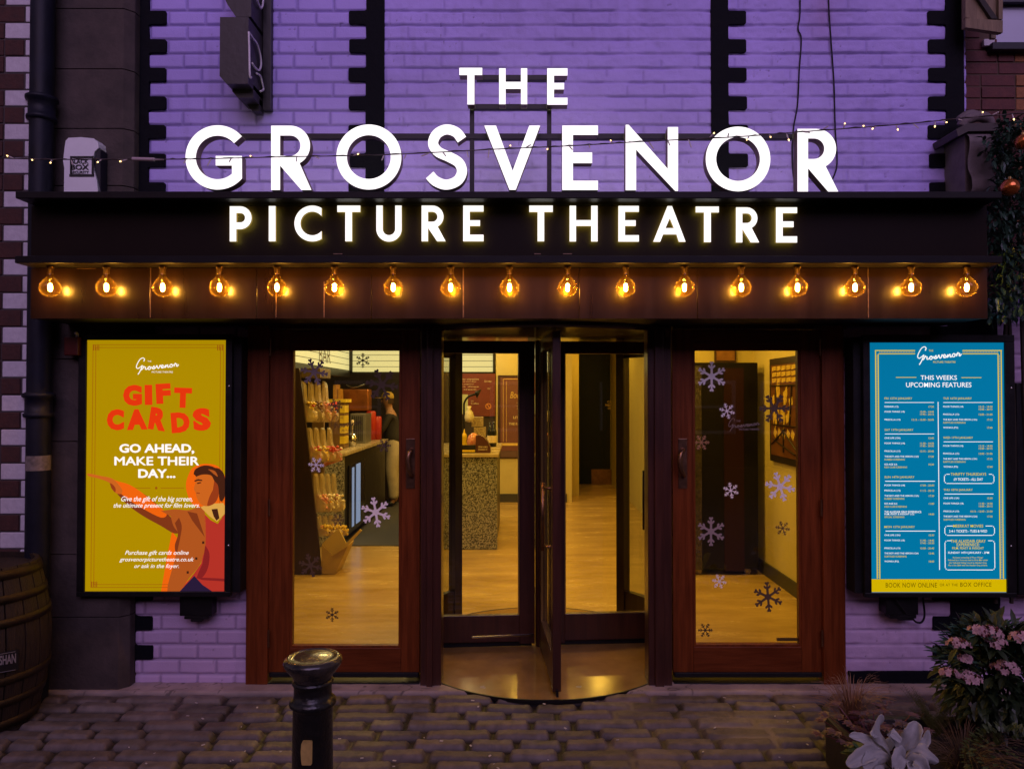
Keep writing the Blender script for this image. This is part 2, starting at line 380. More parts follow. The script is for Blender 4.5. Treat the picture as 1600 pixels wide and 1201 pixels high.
# stone pilaster left of the brick
mb = MB(); zs = [0.0, Z(967, -.16), Z(868, -.16), Z(690, -.16), Z(560, -.16), Z(380, -.16), Z(287, -.16), Z(197, -.16), Z(103, -.16), Z(8, -.16), 4.4, 5.0]
for a, b_ in zip(zs[:-1], zs[1:]):
    pa, pb, ch = X(60, -.16), X(203, -.1), 0.045
    lp = [(pa, -0.12), (pb - ch, -0.12), (pb, -0.075), (pb, 0.2), (pa, 0.2)]
    mb.prism([lp], lambda u, v, z: (u, v, z), b_ - 0.003, a + 0.003)
mb.box(X(62, -.14), X(200, -.09) , -0.07, 0.15, 0, 5.0)
mb.build('stone_pilaster', M['stone'], TB, 0.004)
# interior shell
cream = mat('cream_wall', (0.58, 0.49, 0.22), 0.75, var=0.06, scale=3)
dkwall = mat('dark_wall', (0.035, 0.022, 0.018), 0.6, var=0.2)
def lobby_floor_mat():
    m = mat('lobby_vinyl', (0.34, 0.215, 0.075), 0.24, scale=2.2, stretch=(0.5, 1.6, 1), col2=(0.56, 0.39, 0.15), bump=0.05, bscale=3, spec=0.5); return m
fl = MB(); fl.box(-4.2, 2.36, 0.02, 10.4, -0.04, 0.006)
fl.build('lobby_floor', lobby_floor_mat(), TB)
MB().box(-4.2, -0.9, 3.95, 7.35, 0.0062, 0.016).build('staff_mat', mat('grey_mat', (0.06, 0.06, 0.065), 0.6, var=0.2), TB)
mb = MB()
mb.box(2.36, 2.5, 0.3, 3.0, 0, 3.0)                                  # right side wall
mb.box(1.70, 2.36, 2.95, 3.1, 0, 3.0)                                # back wall of the right corner
mb.box(1.80, 1.95, 3.1, 10.3, 0, 3.0)
mb.box(-0.36, 0.86, 7.40, 7.55, 0, 3.0)                              # back wall with the drinks poster
mb.box(0.78, 0.86, 7.55, 8.2, 0, 3.0); mb.box(0.86, 1.04, 8.2, 9.8, 0, 3.0)
mb.box(0.86, 1.9, 9.85, 10.0, 0, 3.0)
mb.build('lobby_wall', cream, TB)
MB().box(-4.2, -0.36, 7.40, 7.55, 0, 3.0).box(-4.3, -4.2, 0.3, 7.55, 0, 3.0).build('kiosk_wall', dkwall, TB)
MB().box(-4.3, 2.5, 0.3, 10.4, 2.9, 3.0).build('lobby_ceiling', mat('ceiling_paint', (0.5, 0.42, 0.3), 0.8), TB)
gsk = mat('grey_skirting', (0.05, 0.045, 0.04), 0.5)
for bx in ((2.342, 2.36, 0.32, 2.95, 0.006, 0.13), (1.7, 2.341, 2.932, 2.95, 0.006, 0.13), (-0.36, 0.78, 7.382, 7.40, 0.006, 0.14)): MB().box(*bx).build('skirting_board', gsk, TB, 0.003)
mb = MB().box(1.02, 1.78, 9.78, 9.84, 0.01, 2.55)
dr = mb.build('inner_door', mat('charcoal_door', (0.006, 0.010, 0.009), 0.45, var=0.2, spec=0.2), TB, 0.004)

# ---- text helper
def text2d(s, bold=0.0, shear=0.0, space=1.0):
    c = bpy.data.curves.new('t', 'FONT'); c.body = s; c.offset = bold; c.shear = shear; c.fill_mode = 'FRONT'; c.resolution_u = 3
    c.space_character = space
    o = bpy.data.objects.new('t', c); sc.collection.objects.link(o)
    dg = bpy.context.evaluated_depsgraph_get(); me = bpy.data.meshes.new_from_object(o.evaluated_get(dg))
    v = np.array([p.co[:2] for p in me.vertices]); f = [tuple(p.vertices) for p in me.polygons]
    bpy.data.objects.remove(o); bpy.data.meshes.remove(me); bpy.data.curves.remove(c)
    return v, f
TXT = {}
def put_text(mb, s, x0, x1, y0, y1, fn, bold=0.0, shear=0.0, rot=0, mi=0, space=1.0):
    "fit the text's own outline box into photo box x0..x1, y0..y1"
    k = (s, bold, shear, space)
    if k not in TXT: TXT[k] = text2d(s, bold, shear, space)
    v, f = TXT[k]; lo, hi = v.min(0), v.max(0); u = (v - lo) / (hi - lo)
    px = x0 + u[:, 0] * (x1 - x0); py = y1 - u[:, 1] * (y1 - y0)
    if rot:
        cx, cy = (x0 + x1) / 2, (y0 + y1) / 2; a = R(rot); dx, dy = px - cx, py - cy
        px, py = cx + dx * math.cos(a) + dy * math.sin(a), cy - dx * math.sin(a) + dy * math.cos(a)
    mb.add([fn(a, b) for a, b in zip(px, py)], f, mi)
SCRIPT = [
 [(662,158),(669,136),(654,124),(628,138),(603,180),(594,213),(608,227),(634,210),(649,197),(640,225),(626,256),(609,284)],
 [(640,242),(654,226),(662,205),(668,213),(679,214),(676,229),(683,237),(696,228),(712,208)],
 [(716,208),(704,214),(702,231),(713,237),(724,227),(722,211),(712,207),(724,216),(738,212)],
 [(736,228),(750,212),(757,201),(760,214),(763,226),(752,231),(743,226),(760,228),(775,218)],
 [(773,220),(783,197),(788,212),(796,227),(808,210),(812,195),(822,203)],
 [(822,214),(836,210),(843,199),(832,193),(823,209),(830,222),(845,218),(858,204)],
 [(857,221),(864,193),(862,217),(874,197),(884,191),(884,210),(890,216),(903,204)],
 [(920,184),(906,192),(904,208),(916,214),(928,204),(925,188),(914,184),(928,193),(942,188)],
 [(941,208),(950,182),(954,175),(958,183),(969,184),(964,200),(972,206),(985,188)]]
def put_script(mb, x0, x1, y0, y1, Y, r, mi=0):
    for st in SCRIPT:
        p = catmull([(a, b, 0) for a, b in st], 5)
        mb.tube([V(x0 + (q.x - 590) / 395 * (x1 - x0), y0 + (q.y - 122) / 163 * (y1 - y0), Y) for q in p], r, 6, mi)
# ================================================================== MARQUEE CANOPY
CN = thing('canopy', (0, -0.25, Z(498, YF)), 'long dark canopy with two projecting shelves above the doors', 'canopy')
xa, xb = X(46, YF), X(1545, YF)
zt, zm0, zm1, zb_ = Z(299, YS), Z(399.5, YS), Z(411, YS), Z(498, YF)
zu0 = Z(310, YS)
joints = [46, 232, 400, 580, 723, 905, 1090, 1357, 1545]
mb = MB()
for i in range(len(joints) - 1):
    mb.box(X(joints[i], YF) + 0.0012, X(joints[i + 1], YF) - 0.0012, YF + 0.0008 * (i % 2), YF + 0.02, zb_, zm1 - 0.002)
mb.build('lower_fascia', M['fascia'], CN, 0.0015)
MB().box(xa, xb, YF, YF + 0.02, zm0 + 0.002, zu0 - 0.002).build('upper_fascia', mat('sign_board', (0.012, 0.007, 0.005), 0.5, var=0.2, scale=3, spec=0.1), CN, 0.002)
MB().box(xa + 0.002, xb - 0.002, YF + 0.021, -0.022, zb_ + 0.003, zt - 0.004).build('canopy_box', M['black'], CN)
for nm, z0, z1 in (('shelf', zu0, zt), ('shelf', zm1, zm0)):
    o = MB().box(X(22, YS) - 0.005, X(1569, YS), YS, -0.03 if z1 == zt else YF, z0, z1).build(nm, mat('shelf_paint', (0.008, 0.006, 0.007), 0.45, var=0.3, scale=6, spec=0.2), CN, 0.004)
scm = mat('scuffed_metal', (0.20, 0.12, 0.09), 0.35, 0.6, var=0.5, scale=40)   # small rust runs and bright scuffs along the joints
for p in (233, 430, 505, 723, 1357): MB().pbox(p, p + 1.6, 418 if p != 505 else 440, 496, YF - 0.002, YF - 0.0005).build('rust_streak', scm, CN)
for p, q, l in ((118, 419, 30), (590, 417, 10), (750, 417, 14), (935, 417, 22), (520, 396, 14), (835, 396, 10), (880, 396, 14)): MB().pbox(p, p + l, q, q + 1.2, YF - 0.002, YF - 0.0005).build('scuff', scm, CN)

# ================================================================== ILLUMINATED LETTERS
def arc(cx, cy, r, a0, a1, n=28, ry=None):
    return [(cx + r * math.cos(R(a0 + (a1 - a0) * i / n)), cy - (ry or r) * math.sin(R(a0 + (a1 - a0) * i / n))) for i in range(n + 1)]
def stroke(pts, wd, n=8):
    c = catmull([(a, b, 0) for a, b in pts], n); L, Rr = [], []
    for i, p in enumerate(c):
        d = (c[min(i + 1, len(c) - 1)] - c[max(i - 1, 0)]).normalized(); nn = Vector((-d.y, d.x, 0)) * wd / 2
        L.append(p + nn); Rr.append(p - nn)
    return [(p.x, p.y) for p in L + Rr[::-1]]
def tr(loops, f): return [[f(*p) for p in l] for l in loops]
z1 = lambda a, b: (270 + a / 2.4615, 90 + b / 2.4615)
z2 = lambda a, b: (860 + a / 3.404, 90 + b / 3.404)
def G_R(x0, st, top, bot, bowl_r, bowl_b, hole_r, h0, h1, leg_a, leg_b, leg_t):
    rb = (bowl_b - top) / 2; rh = (h1 - h0) / 2
    outer = [(x0, bot), (x0, top)] + [(a, b) for a, b in arc(bowl_r - rb, top + rb, rb, 90, -62, 16)] + [(leg_b, bot), (leg_a, bot), (leg_t, bowl_b), (x0 + st, bowl_b), (x0 + st, bot)]
    hole = [(x0 + st, h0)] + arc(hole_r - rh, h0 + rh, rh, 90, -90, 14) + [(x0 + st, h1)]
    return [outer, hole]
def G_T(x0, x1, y0, y1, s0, s1, yb): return [[(x0, y0), (x1, y0), (x1, y1), (s1, y1), (s1, yb), (s0, yb), (s0, y1), (x0, y1)]]
def G_H(x0, xs, xt, x1, y0, y1, m0, m1): return [[(x0, y0), (xs, y0), (xs, m0), (xt, m0), (xt, y0), (x1, y0), (x1, y1), (xt, y1), (xt, m1), (xs, m1), (xs, y1), (x0, y1)]]
def G_E(x0, xs, x1, xm, y0, a, m0, m1, b, y1): return [[(x0, y0), (x1, y0), (x1, a), (xs, a), (xs, m0), (xm, m0), (xm, m1), (xs, m1), (xs, b), (x1, b), (x1, y1), (x0, y1)]]
gG = [arc(340, 246.2, 50.2, 41, 319.5, 60) + [(378, 243.8), (337, 243.8), (337, 258.8), (362.4, 258.8)] + arc(340, 246.2, 34, 311, 41, 44)]
top_row = [
 ('G', gG), ('R', G_R(423.6, 14, 196.6, 297, 484.5, 258.8, 469.5, 212, 243.6, 471, 486.5, 437.6)),
 ('O', [arc(576.3, 245.6, 50.8, 0, 360, 64)[:-1], arc(576.3, 245.6, 34.2, 0, 360, 56)[:-1]]),
 ('S', [stroke([z1(*p) for p in ((1112, 316), (1090, 288), (1052, 277), (1016, 294), (1001, 330), (1020, 362), (1062, 382), (1100, 405), (1112, 440), (1094, 474), (1052, 489), (1012, 476), (988, 452))], 15.8)]),
 ('V', tr([[(1198, 262), (1243, 262), (1307, 436), (1371, 262), (1413, 262), (1319, 509), (1295, 509)]], z1)),
 ('E', tr([*G_E(63, 120, 253, 222, 362, 412, 505, 562, 655, 705)], z2)),
 ('N', tr([[(400, 706), (400, 358), (416, 358), (624, 592), (624, 370), (679, 370), (679, 710), (664, 710), (456, 490), (456, 706)]], z2)),
 ('O', [arc(1153.2, 248.6, 50.5, 0, 360, 64)[:-1], arc(1153.2, 248.6, 34.2, 0, 360, 56)[:-1]]),
 ('R', G_R(1246, 16.6, 201.5, 300, 1306.5, 263.5, 1288, 216.5, 248.6, 1294.5, 1310, 1263)),
]
the_row = [('T', tr(G_T(1102, 1190, 40, 68, 1133, 1160, 181), z1)), ('H', tr(G_H(1255, 1280, 1339, 1363, 42, 180, 94, 121), z1)), ('E', tr(G_E(1440, 1466, 1518, 1505, 42, 70, 98, 123, 155, 182), z1))]
q1 = lambda a, b: (400 + a / 4, 280 + b / 4)
q2 = lambda a, b: (800 + a / 4, 280 + b / 4)
q3 = lambda a, b: (1200 + a / 4, 280 + b / 4)
def G_P(x0, st, y0, y1, br, bb, hr, h0, h1):
    rb, rh = (bb - y0) / 2, (h1 - h0) / 2
    return [[(x0, y1), (x0, y0)] + arc(br - rb, y0 + rb, rb, 90, -90, 16) + [(x0 + st, bb), (x0 + st, y1)], [(x0 + st + .4, h0)] + arc(hr - rh, h0 + rh, rh, 90, -90, 14) + [(x0 + st + .4, h1)]]
gC = [arc(352, 277, 112, 58.8, 301.2, 48) + arc(352, 277, 74, 321, 39, 44)]
gU = [[(752, 165), (792, 165)] + arc(831, 311, 39, 180, 360, 24) + [(870, 165), (910, 165)] + arc(831, 311, 79, 360, 180, 30)]
bot_row = [
 ('P', tr(G_P(219, 25, 572, 707, 303, 660, 278, 598, 634), z1)),
 ('I', tr([[(80, 168), (122, 168), (122, 388), (80, 388)]], q1)), ('C', tr(gC, q1)), ('T', tr(G_T(508, 652, 165, 205, 558, 600, 388), q1)), ('U', tr(gU, q1)),
 ('R', tr(G_R(1035, 40, 165, 388, 1172, 304, 1134, 204, 266, 1132, 1185, 1075), q1)), ('E', tr(G_E(1295, 1336, 1422, 1400, 165, 203, 257, 292, 347, 388), q1)),
 ('T', tr(G_T(108, 255, 165, 205, 160, 201, 388), q2)), ('H', tr(G_H(360, 400, 495, 535, 166, 389, 256, 292), q2)), ('E', tr(G_E(665, 706, 793, 773, 167, 204, 257, 292, 350, 390), q2)),
 ('A', tr([[(883, 391), (972, 168), (1000, 168), (1085, 391), (1043, 391), (1028, 345), (944, 345), (926, 391)], [(986, 244), (959, 306), (1012, 306)]], q2)),
 ('T', tr(G_T(1148, 1293, 171, 208, 1200, 1243, 393), q2)), ('R', tr(G_R(1400, 40, 176, 395, 1534, 312, 1498, 214, 274, 1492, 1545, 1440), q2)), ('E', tr(G_E(50, 92, 182, 160, 176, 212, 264, 300, 357, 396), q3)),
]
face_m = emit('letter_face', (1.0, 0.97, 0.90), 1.15, (0.8, 0.8, 0.8))
ret_m = mat('letter_return', (0.42, 0.32, 0.22), 0.45, 0.3, var=0.2)
back_m = emit('letter_halo', (1.0, 0.93, 0.66), 2.8)
halo_y = emit('letter_glow', (1.0, 0.86, 0.16), 7.0)
acr_m = emit('letter_edge', (1.0, 0.72, 0.12), 0.20, (0.7, 0.6, 0.3))
def letters(rows, root, yf, yb, side, back):
    for ch, loops in rows:
        fn = lambda u, v, y: V(u, v, yf) + Vector((0, y - yf, 0))
        m_ = MB(); m_.prism(loops, fn, yf, yb, 0, 1, (1, 0)); m_.prism(loops, fn, yb, yb, 2, 2, (0, 1))
        o = m_.build('sign_letter', [face_m, side, back], root)
        o['label'] = 'glowing white letter ' + ch
S1 = thing('illuminated_sign', (0, YS + 0.05, zt), 'big glowing white letters reading THE GROSVENOR standing on the canopy shelf', 'sign')
letters(top_row, S1, YS + 0.004, YS + 0.062, ret_m, back_m); letters(the_row, S1, YS + 0.004, YS + 0.062, ret_m, back_m)
yb1 = YS + 0.066
mb = MB()
mb.pbox(352, 1246, 208.5, 217.5, yb1, yb1 + 0.03); mb.pbox(744, 884, 117, 125.5, yb1, yb1 + 0.03)
mb.build('frame_bar', M['steel'], S1, 0.002)
mb = MB(); mb.pbox(733.5, 862, 162.5, 171, yb1 + 0.002, yb1 + 0.029)
mb.build('frame_bar', M['steel'], S1, 0.002)
for a_ in (733.5, 855): MB().pbox(a_, a_ + 7, 171, 300, yb1 + 0.003, yb1 + 0.028).build('frame_post', M['steel'], S1, 0.002)
S2 = thing('illuminated_sign', (0, YF - 0.03, Z(380, YF)), 'smaller glowing white letters reading PICTURE THEATRE fixed to the dark canopy front', 'sign')
letters(bot_row, S2, YF - 0.046, YF - 0.026, acr_m, halo_y)

# ================================================================== GLOBE BULBS under the lower shelf
amber = globe_glass('amber_glass')
fil_m = emit('filament_glow', (1.0, 0.54, 0.10), 430.0)
cap_m = mat('bulb_socket', (0.10, 0.055, 0.02), 0.35, 0.8)
bl = ['leftmost amber globe bulb at the left end of the canopy', 'second amber globe bulb from the left end of the canopy', 'third amber globe bulb from the left end of the canopy',
 'amber globe bulb just left of the letter P of PICTURE', 'amber globe bulb below the letter I of PICTURE', 'amber globe bulb below the gap between C and T of PICTURE', 'amber globe bulb below the letter U of PICTURE',
 'amber globe bulb below the gap between R and E of PICTURE', 'amber globe bulb below the gap between PICTURE and THEATRE', 'amber globe bulb below the gap between T and H of THEATRE', 'amber globe bulb below the first E of THEATRE',
 'amber globe bulb below the gap between A and T of THEATRE', 'amber globe bulb below the letter R of THEATRE', 'amber globe bulb below the last E of THEATRE',
 'amber globe bulb third from the right end of the canopy', 'amber globe bulb second from the right end of the canopy', 'rightmost amber globe bulb at the right end of the canopy']
YB = YF - 0.072
def make_bulb():
    b = thing('globe_bulb', (0, YB, zm1), bl[0], 'light bulb', 'amber bulbs along the canopy')
    zc = -0.112
    pr = [(0.0125, -0.036), (0.014, -0.048), (0.021, -0.062), (0.036, -0.080), (0.0485, -0.098), (0.052, -0.113), (0.049, -0.130), (0.040, -0.146), (0.026, -0.157), (0.010, -0.162), (0.0005, -0.1628)]
    o = MB().lathe([(r, z + zm1) for r, z in pr], (0, YB, 0), 24).build('glass_globe', amber, b, smooth=True)
    MB().lathe([(0.001, zm1), (0.019, zm1), (0.019, zm1 - 0.012), (0.0145, zm1 - 0.014), (0.0145, zm1 - 0.040), (0.001, zm1 - 0.040)], (0, YB, 0), 16).build('socket', cap_m, b, smooth=True)
    st = MB(); st.tube([(0, YB, zm1 - 0.040), (0, YB, zm1 - 0.092)], [0.0045, 0.003], 8); st.build('stem', cap_m, b)
    f = MB(); f.lathe([(0.001, zm1 - 0.092), (0.008, zm1 - 0.097), (0.0105, zm1 - 0.114), (0.008, zm1 - 0.130), (0.001, zm1 - 0.135)], (0, YB, 0), 10); f.build('filament', fil_m, b)
    return b
def dup(root, loc, label=None, rz=0):
    r = root.copy(); sc.collection.objects.link(r); r.location = loc; r.rotation_euler = (0, 0, rz)
    if label: r['label'] = label
    for ch in list(root.children):
        c = ch.copy(); sc.collection.objects.link(c); c.parent = r
        for g2 in ch.children:
            d = g2.copy(); sc.collection.objects.link(d); d.parent = c
    return r
b0 = make_bulb()
for i, px in enumerate((77, 165, 253, 342, 432, 522, 614, 704, 796, 887, 978, 1070, 1159, 1247, 1337, 1425, 1512)):
    loc = (X(px, YB), YB, zm1 - 0.004)
    if i == 0: b0.location = loc
    else: dup(b0, loc, bl[i], random.uniform(0, 3))

# ================================================================== FAIRY LIGHTS
YL = -0.78
FS = thing('fairy_light_string', (0, YL, Z(230, YL)), 'string of tiny fairy lights sagging across in front of the big letters', 'fairy lights')
wp = catmull([V(a, b, YL) for a, b in ((-60, 245), (60, 249), (160, 249), (255, 249), (330, 248), (450, 245), (600, 242), (780, 233), (900, 227.5), (1000, 221.5), (1150, 214), (1240, 207), (1400, 195), (1520, 183.5), (1660, 172))], 10)
m_ = MB(); m_.tube(wp, 0.0026, 6); m_.tube([p + Vector((0, -0.004, 0.0035 * math.sin(i * 2.4))) for i, p in enumerate(wp)], 0.0018, 5)
m_.build('wire', mat('clear_cable', (0.10, 0.075, 0.075), 0.35), FS)
m_ = MB(); m_.tube([V(207, 248.4, YL), V(241, 249.4, YL)], [0.009, 0.009], 10); m_.tube([V(241, 249.4, YL), V(256, 249.2, YL)], [0.006, 0.004], 8); m_.build('connector', mat('clear_connector', (0.5, 0.38, 0.40), 0.3), FS)
led_w = emit('led_warm', (1.0, 0.62, 0.22), 5.0); led_c = mat('led_clear', (0.62, 0.52, 0.50), 0.2)
led = [(12, 244, 1), (48, 250, 1), (78, 254, 1), (112, 256, 0), (155, 253, 1), (192, 252, 1), (290, 254, 0), (326, 257, 0), (361, 252, 0), (390, 244, 1), (463, 251, 0), (497, 247, 0), (558, 241, 1), (596, 249, 0), (632, 247, 0), (664, 243, 0), (694, 243, 0), (730, 244, 0), (763, 244, 0), (797, 228, 1), (827, 227, 0), (858, 233, 1), (892, 233, 0), (923, 230, 0), (957, 220, 1), (985, 222, 0), (1018, 230, 0), (1048, 226, 0), (1078, 228, 0), (1112, 209, 1), (1138, 211, 0), (1168, 218, 1), (1204, 214, 1), (1231, 218, 1), (1262, 207, 0), (1292, 198, 0), (1319, 194, 1), (1352, 197, 1), (1366, 201, 1), (1404, 202, 1), (1432, 199, 0), (1462, 197, 1), (1478, 191, 1), (1505, 188, 0), (1538, 176, 1), (1560, 176, 0), (1583, 186, 1)]
def wire_y(px):
    best = min(wp, key=lambda p: abs(p.x - X(px, YL))); return best
for a, b, c in led:
    p = wire_y(a); t_ = V(a + random.uniform(-3, 3), b, YL - 0.01); d_ = (t_ - p)
    if d_.length < 0.016: d_ = d_.normalized() * 0.018
    m_ = MB(); m_.tube([p, p + d_ * 0.5, p + d_], [0.0022, 0.0034, 0.0026], 6); m_.tube([p + d_, p + d_ * 1.25], [0.0036, 0.002], 6, 1)
    m_.build('mini_bulb', [led_c, led_w if c else led_c], FS)

# ================================================================== LOOSE CABLES ON THE WALL
m_ = MB(); m_.tube(catmull([V(a, b, -0.018) for a, b in ((1250, -60), (1250, 20), (1247, 45), (1252, 62), (1249, 110), (1246, 165), (1240, 200), (1238, 240), (1240, 275), (1246, 296))], 8), 0.0042, 7)
tag(m_.build('loose_cable', M['black']), 'wavy black cable hanging down the wall to the left side of the last letter R', 'cable')
m_ = MB(); m_.tube(catmull([V(a, b, -0.018) for a, b in ((1294, -60), (1295, 10), (1299, 70), (1303, 130), (1305, 200), (1308, 250), (1305, 270), (1297, 285), (1288, 290))], 8), 0.0042, 7)
tag(m_.build('loose_cable', M['black']), 'straighter black cable hanging down the wall behind the right of the last letter R', 'cable')

# ================================================================== PROJECTING NEON SIGN (top, left)
NS = thing('projecting_sign', (X(400, -.1), 0, Z(175, 0)), 'stepped black projecting sign with unlit white neon tubes at top left', 'sign')
xr_ = X(385, -0.28)
def nbox(p0, y, q0, q1, ch=0.03, px1=None):
    x0 = X(p0, y); za, zb2 = Z(q1, y), Z(q0, y)
    m_ = MB(); lp = [(x0, zb2), (xr_, zb2), (xr_, za), (x0 + ch, za), (x0, za + ch * 1.15)]
    m_.prism([lp], lambda u, v, yy: (u, yy, v), y, -0.03); return m_
sm_ = mat('sign_enamel', (0.022, 0.018, 0.020), 0.45, var=0.5, scale=14, bump=0.15, bscale=30)
nbox(340, -0.28, 27, 131, 0.038).build('sign_case', sm_, NS, 0.003)
nbox(360, -0.20, 131.5, 153, 0.032).build('sign_case', sm_, NS, 0.003)
nbox(384, -0.10, 153.5, 174, 0.03).build('sign_case', sm_, NS, 0.003)
m_ = MB(); m_.prism([[(X(346, -.24), Z(-4, -.24)), (X(352, -.24), Z(8, -.24)), (X(365, -.24), Z(26.5, -.24)), (xr_, Z(26.5, -.24)), (xr_, Z(-130, -.24)), (X(346, -.24), Z(-130, -.24))]], lambda u, v, yy: (u, yy, v), -0.24, -0.03)
m_.build('sign_case', sm_, NS, 0.003)
MB().box(xr_ + 0.0005, xr_ + 0.05, -0.05, -0.002, Z(174, -.03), 5.0).build('mounting_plate', sm_, NS, 0.003)
tub = mat('neon_glass', (0.72, 0.66, 0.72), 0.2, coat=0.5)
def side_pt(px, py):
    d = (xr_ + 0.014) * F / (px - PX); y = CY + d; return Vector((xr_ + 0.014, y, Z(py, y)))
for pts in (((385.5, 50), (386.5, 80), (387.5, 118), (390, 121)), ((386, 51), (392, 60), (399, 70), (404, 88), (405, 102), (402, 110), (396, 106), (391, 99)), ((398, 115), (404, 119), (407, 130), (409, 140), (404, 143)), ((396, -4), (400, 5), (404, 13), (407, 9), (408, -3))):
    m_ = MB(); m_.tube(catmull([side_pt(*p) for p in pts], 6), 0.006, 8); m_.build('neon_tube', tub, NS, smooth=True)

# ================================================================== ALARM BOX
YA = -0.20
AB = thing('alarm_box', (X(128, YA), YA, Z(298, YA)), 'white security alarm box with black lettering on the stone pier', 'alarm box')
lp = [(100, 300), (100.5, 262), (98.5, 252), (101, 232), (103, 220), (108, 215.5), (130, 214.5), (152, 216.5), (159, 222), (160.5, 231), (153, 237), (150, 250), (152, 266), (157, 282), (159, 300)]
lp = [(99 + (a - 99) * 0.90, b) for a, b in lp]
m_ = MB(); m_.prism([lp], lambda u, v, y: V(u, v, YA) + Vector((0, y - YA, 0)), YA, -0.122)
m_.build('shell', M['white_plastic'], AB, 0.008)
m_ = MB(); m_.prism([[(152.5, 229), (156, 234), (156, 298), (153.5, 286), (147.5, 266), (145.5, 250), (149, 238)]], lambda u, v, y: V(u, v, YA) + Vector((0, y - YA, 0)), YA + 0.006, -0.123)
m_.build('side_panel', mat('navy_plastic', (0.008, 0.009, 0.02), 0.4), AB)
ink = mat('black_ink', (0.008, 0.008, 0.010), 0.5)
fA = lambda a, b: V(a, b, YA - 0.0035)
m_ = MB(); sA = lambda x, y: (x / 4, y / 4)
m_.pbox(106, 143, 244, 247, YA - .0035, YA - .0015); m_.pbox(106, 109, 247, 272, YA - .0035, YA - .0015); m_.pbox(140, 143.5, 247, 272, YA - .0035, YA - .0015); m_.pbox(105, 144, 272.2, 276, YA - .0035, YA - .0015)
put_text(m_, 'BLACK', 110.5, 138.5, 248.5, 256, fA, 0.03); put_text(m_, 'BOX', 110.5, 139, 257, 265.5, fA, 0.035); put_text(m_, 'SECURITY', 110.5, 139, 267, 271.5, fA, 0.03)
m_.build('printed_lettering', ink, AB)

# ================================================================== DOWNPIPE AND LEFT NEIGHBOUR
YP = -0.22
DP = thing('downpipe', (X(58, YP), YP, 0), 'dark blue painted cast iron downpipe at the left edge', 'downpipe')
r_p = 0.062
MB().lathe([(r_p, -0.02), (r_p, 5.2)], (X(61, YP), YP, 0), 20).build('pipe', M['pipe'], DP, smooth=True)
for py in (170, 632):
    z = Z(py, YP); c = MB().lathe([(r_p, z - .075), (r_p + .016, z - .068), (r_p + .016, z - .050), (r_p + .007, z - .045), (r_p + .007, z + .035), (r_p + .022, z + .045), (r_p + .022, z + .062), (r_p, z + .072)], (X(61, YP), YP, 0), 20)
    c.build('collar', M['pipe'], DP, smooth=True)
MB().lathe([(r_p + .001, Z(734, YP)), (r_p + .001, Z(711, YP))], (X(61, YP), YP, 0), 20).build('paint_patch', mat('bare_patch', (0.18, 0.15, 0.13), 0.7, var=0.5, scale=30), DP, smooth=True)
YN = -0.24
NW = thing('brick_pier', (X(10, YN), YN, 0), 'dark red brick pier with white painted toothed corner at the far left', 'pier')
dred = mat('soot_red_brick', (0.038, 0.012, 0.010), 0.8, scale=20, col2=(0.075, 0.024, 0.018), bump=0.4, bscale=50)
wpt = mat('white_brick_paint', (0.50, 0.46, 0.52), 0.65, scale=26, col2=(0.62, 0.58, 0.64), bump=0.35, bscale=35)
mr_, mw_ = MB(), MB(); hs = Z(0, YN) - Z(26.2, YN); zk = Z(9, YN)
for k in range(-62, 26):
    za, zb2 = zk + k * hs, zk + (k + 1) * hs
    if za < 0.0: continue
    xe = X(45, YN); j = lambda: random.uniform(-.003, .003)
    if k % 2 == 0: mw_.box(xe - 0.155 + j(), xe + j() * .4, YN + j() * .5, YN + 0.1, za + .004, zb2 - .004); xs_ = xe - 0.160
    else: mw_.box(xe - 0.040 + j(), xe + j() * .4, YN + j() * .5, YN + 0.1, za + .004, zb2 - .004); xs_ = xe - 0.046
    while xs_ > xe - 1.6:
        l = random.choice((0.115, 0.23)); mr_.box(xs_ - l + .004, xs_ - .004, YN + j(), YN + 0.1, za + .004, zb2 - .004); xs_ -= l
mr_.build('brick_face', dred, NW, 0.004); mw_.build('painted_corner', wpt, NW, 0.005)
MB().box(X(45, YN) - 1.7, X(45, YN) - 0.004, YN + 0.006, 0.3, 0, 5.4).build('mortar_core', mat('sooty_mortar', (0.06, 0.045, 0.045), 0.9), NW)

# ================================================================== RIGHT NEIGHBOUR
YR = 0.10
RB = thing('brick_house', (X(1600, YR), YR, 0), 'brick house coloured as if lit orange, with a pale window at the far right top', 'house')
obr, pbr = MB(), MB(); hs2 = 0.075; zr0 = 2.2
xs0, xs1 = X(1511, YR), X(1511, YR) + 3.2
for k in range(0, 40):
    za = zr0 + k * hs2; x = xs0 - (k % 2) * 0.11
    while x < xs1:
        l = random.choice((0.215, 0.215, 0.105)); jj = random.uniform(-.004, .004)
        a, b_ = max(x, xs0), x + l
        wx0, wz0, wz1 = X(1562, YR), Z(73, YR), Z(-60, YR)
        if b_ > a and not (b_ > wx0 + 0.02 and za + hs2 > wz0 and za < wz1 + .2 and a < wx0 + 1.25):
            ((pbr if (X(1576, YR) > a) else obr)).box(a + .003, b_ - .006, YR + jj, YR + 0.1, za + .003, za + hs2 - .006)
        x += l
obr.build('brick_face', mat('orange_lit_brick', (0.20, 0.075, 0.028), 0.8, scale=16, col2=(0.34, 0.14, 0.055), bump=0.4, bscale=50), RB, 0.003)  # warm lamplight from the right put into the brick colour
pbr.build('brick_face', mat('unlit_brick', (0.085, 0.025, 0.028), 0.8, scale=16, col2=(0.14, 0.045, 0.042), bump=0.4, bscale=50), RB, 0.003)  # same wall, coloured as the bricks that lamplight misses
mb = MB(); wx0, wx1, wz0, wz1 = X(1562, YR), X(1562, YR) + 1.25, Z(73, YR), Z(-60, YR)
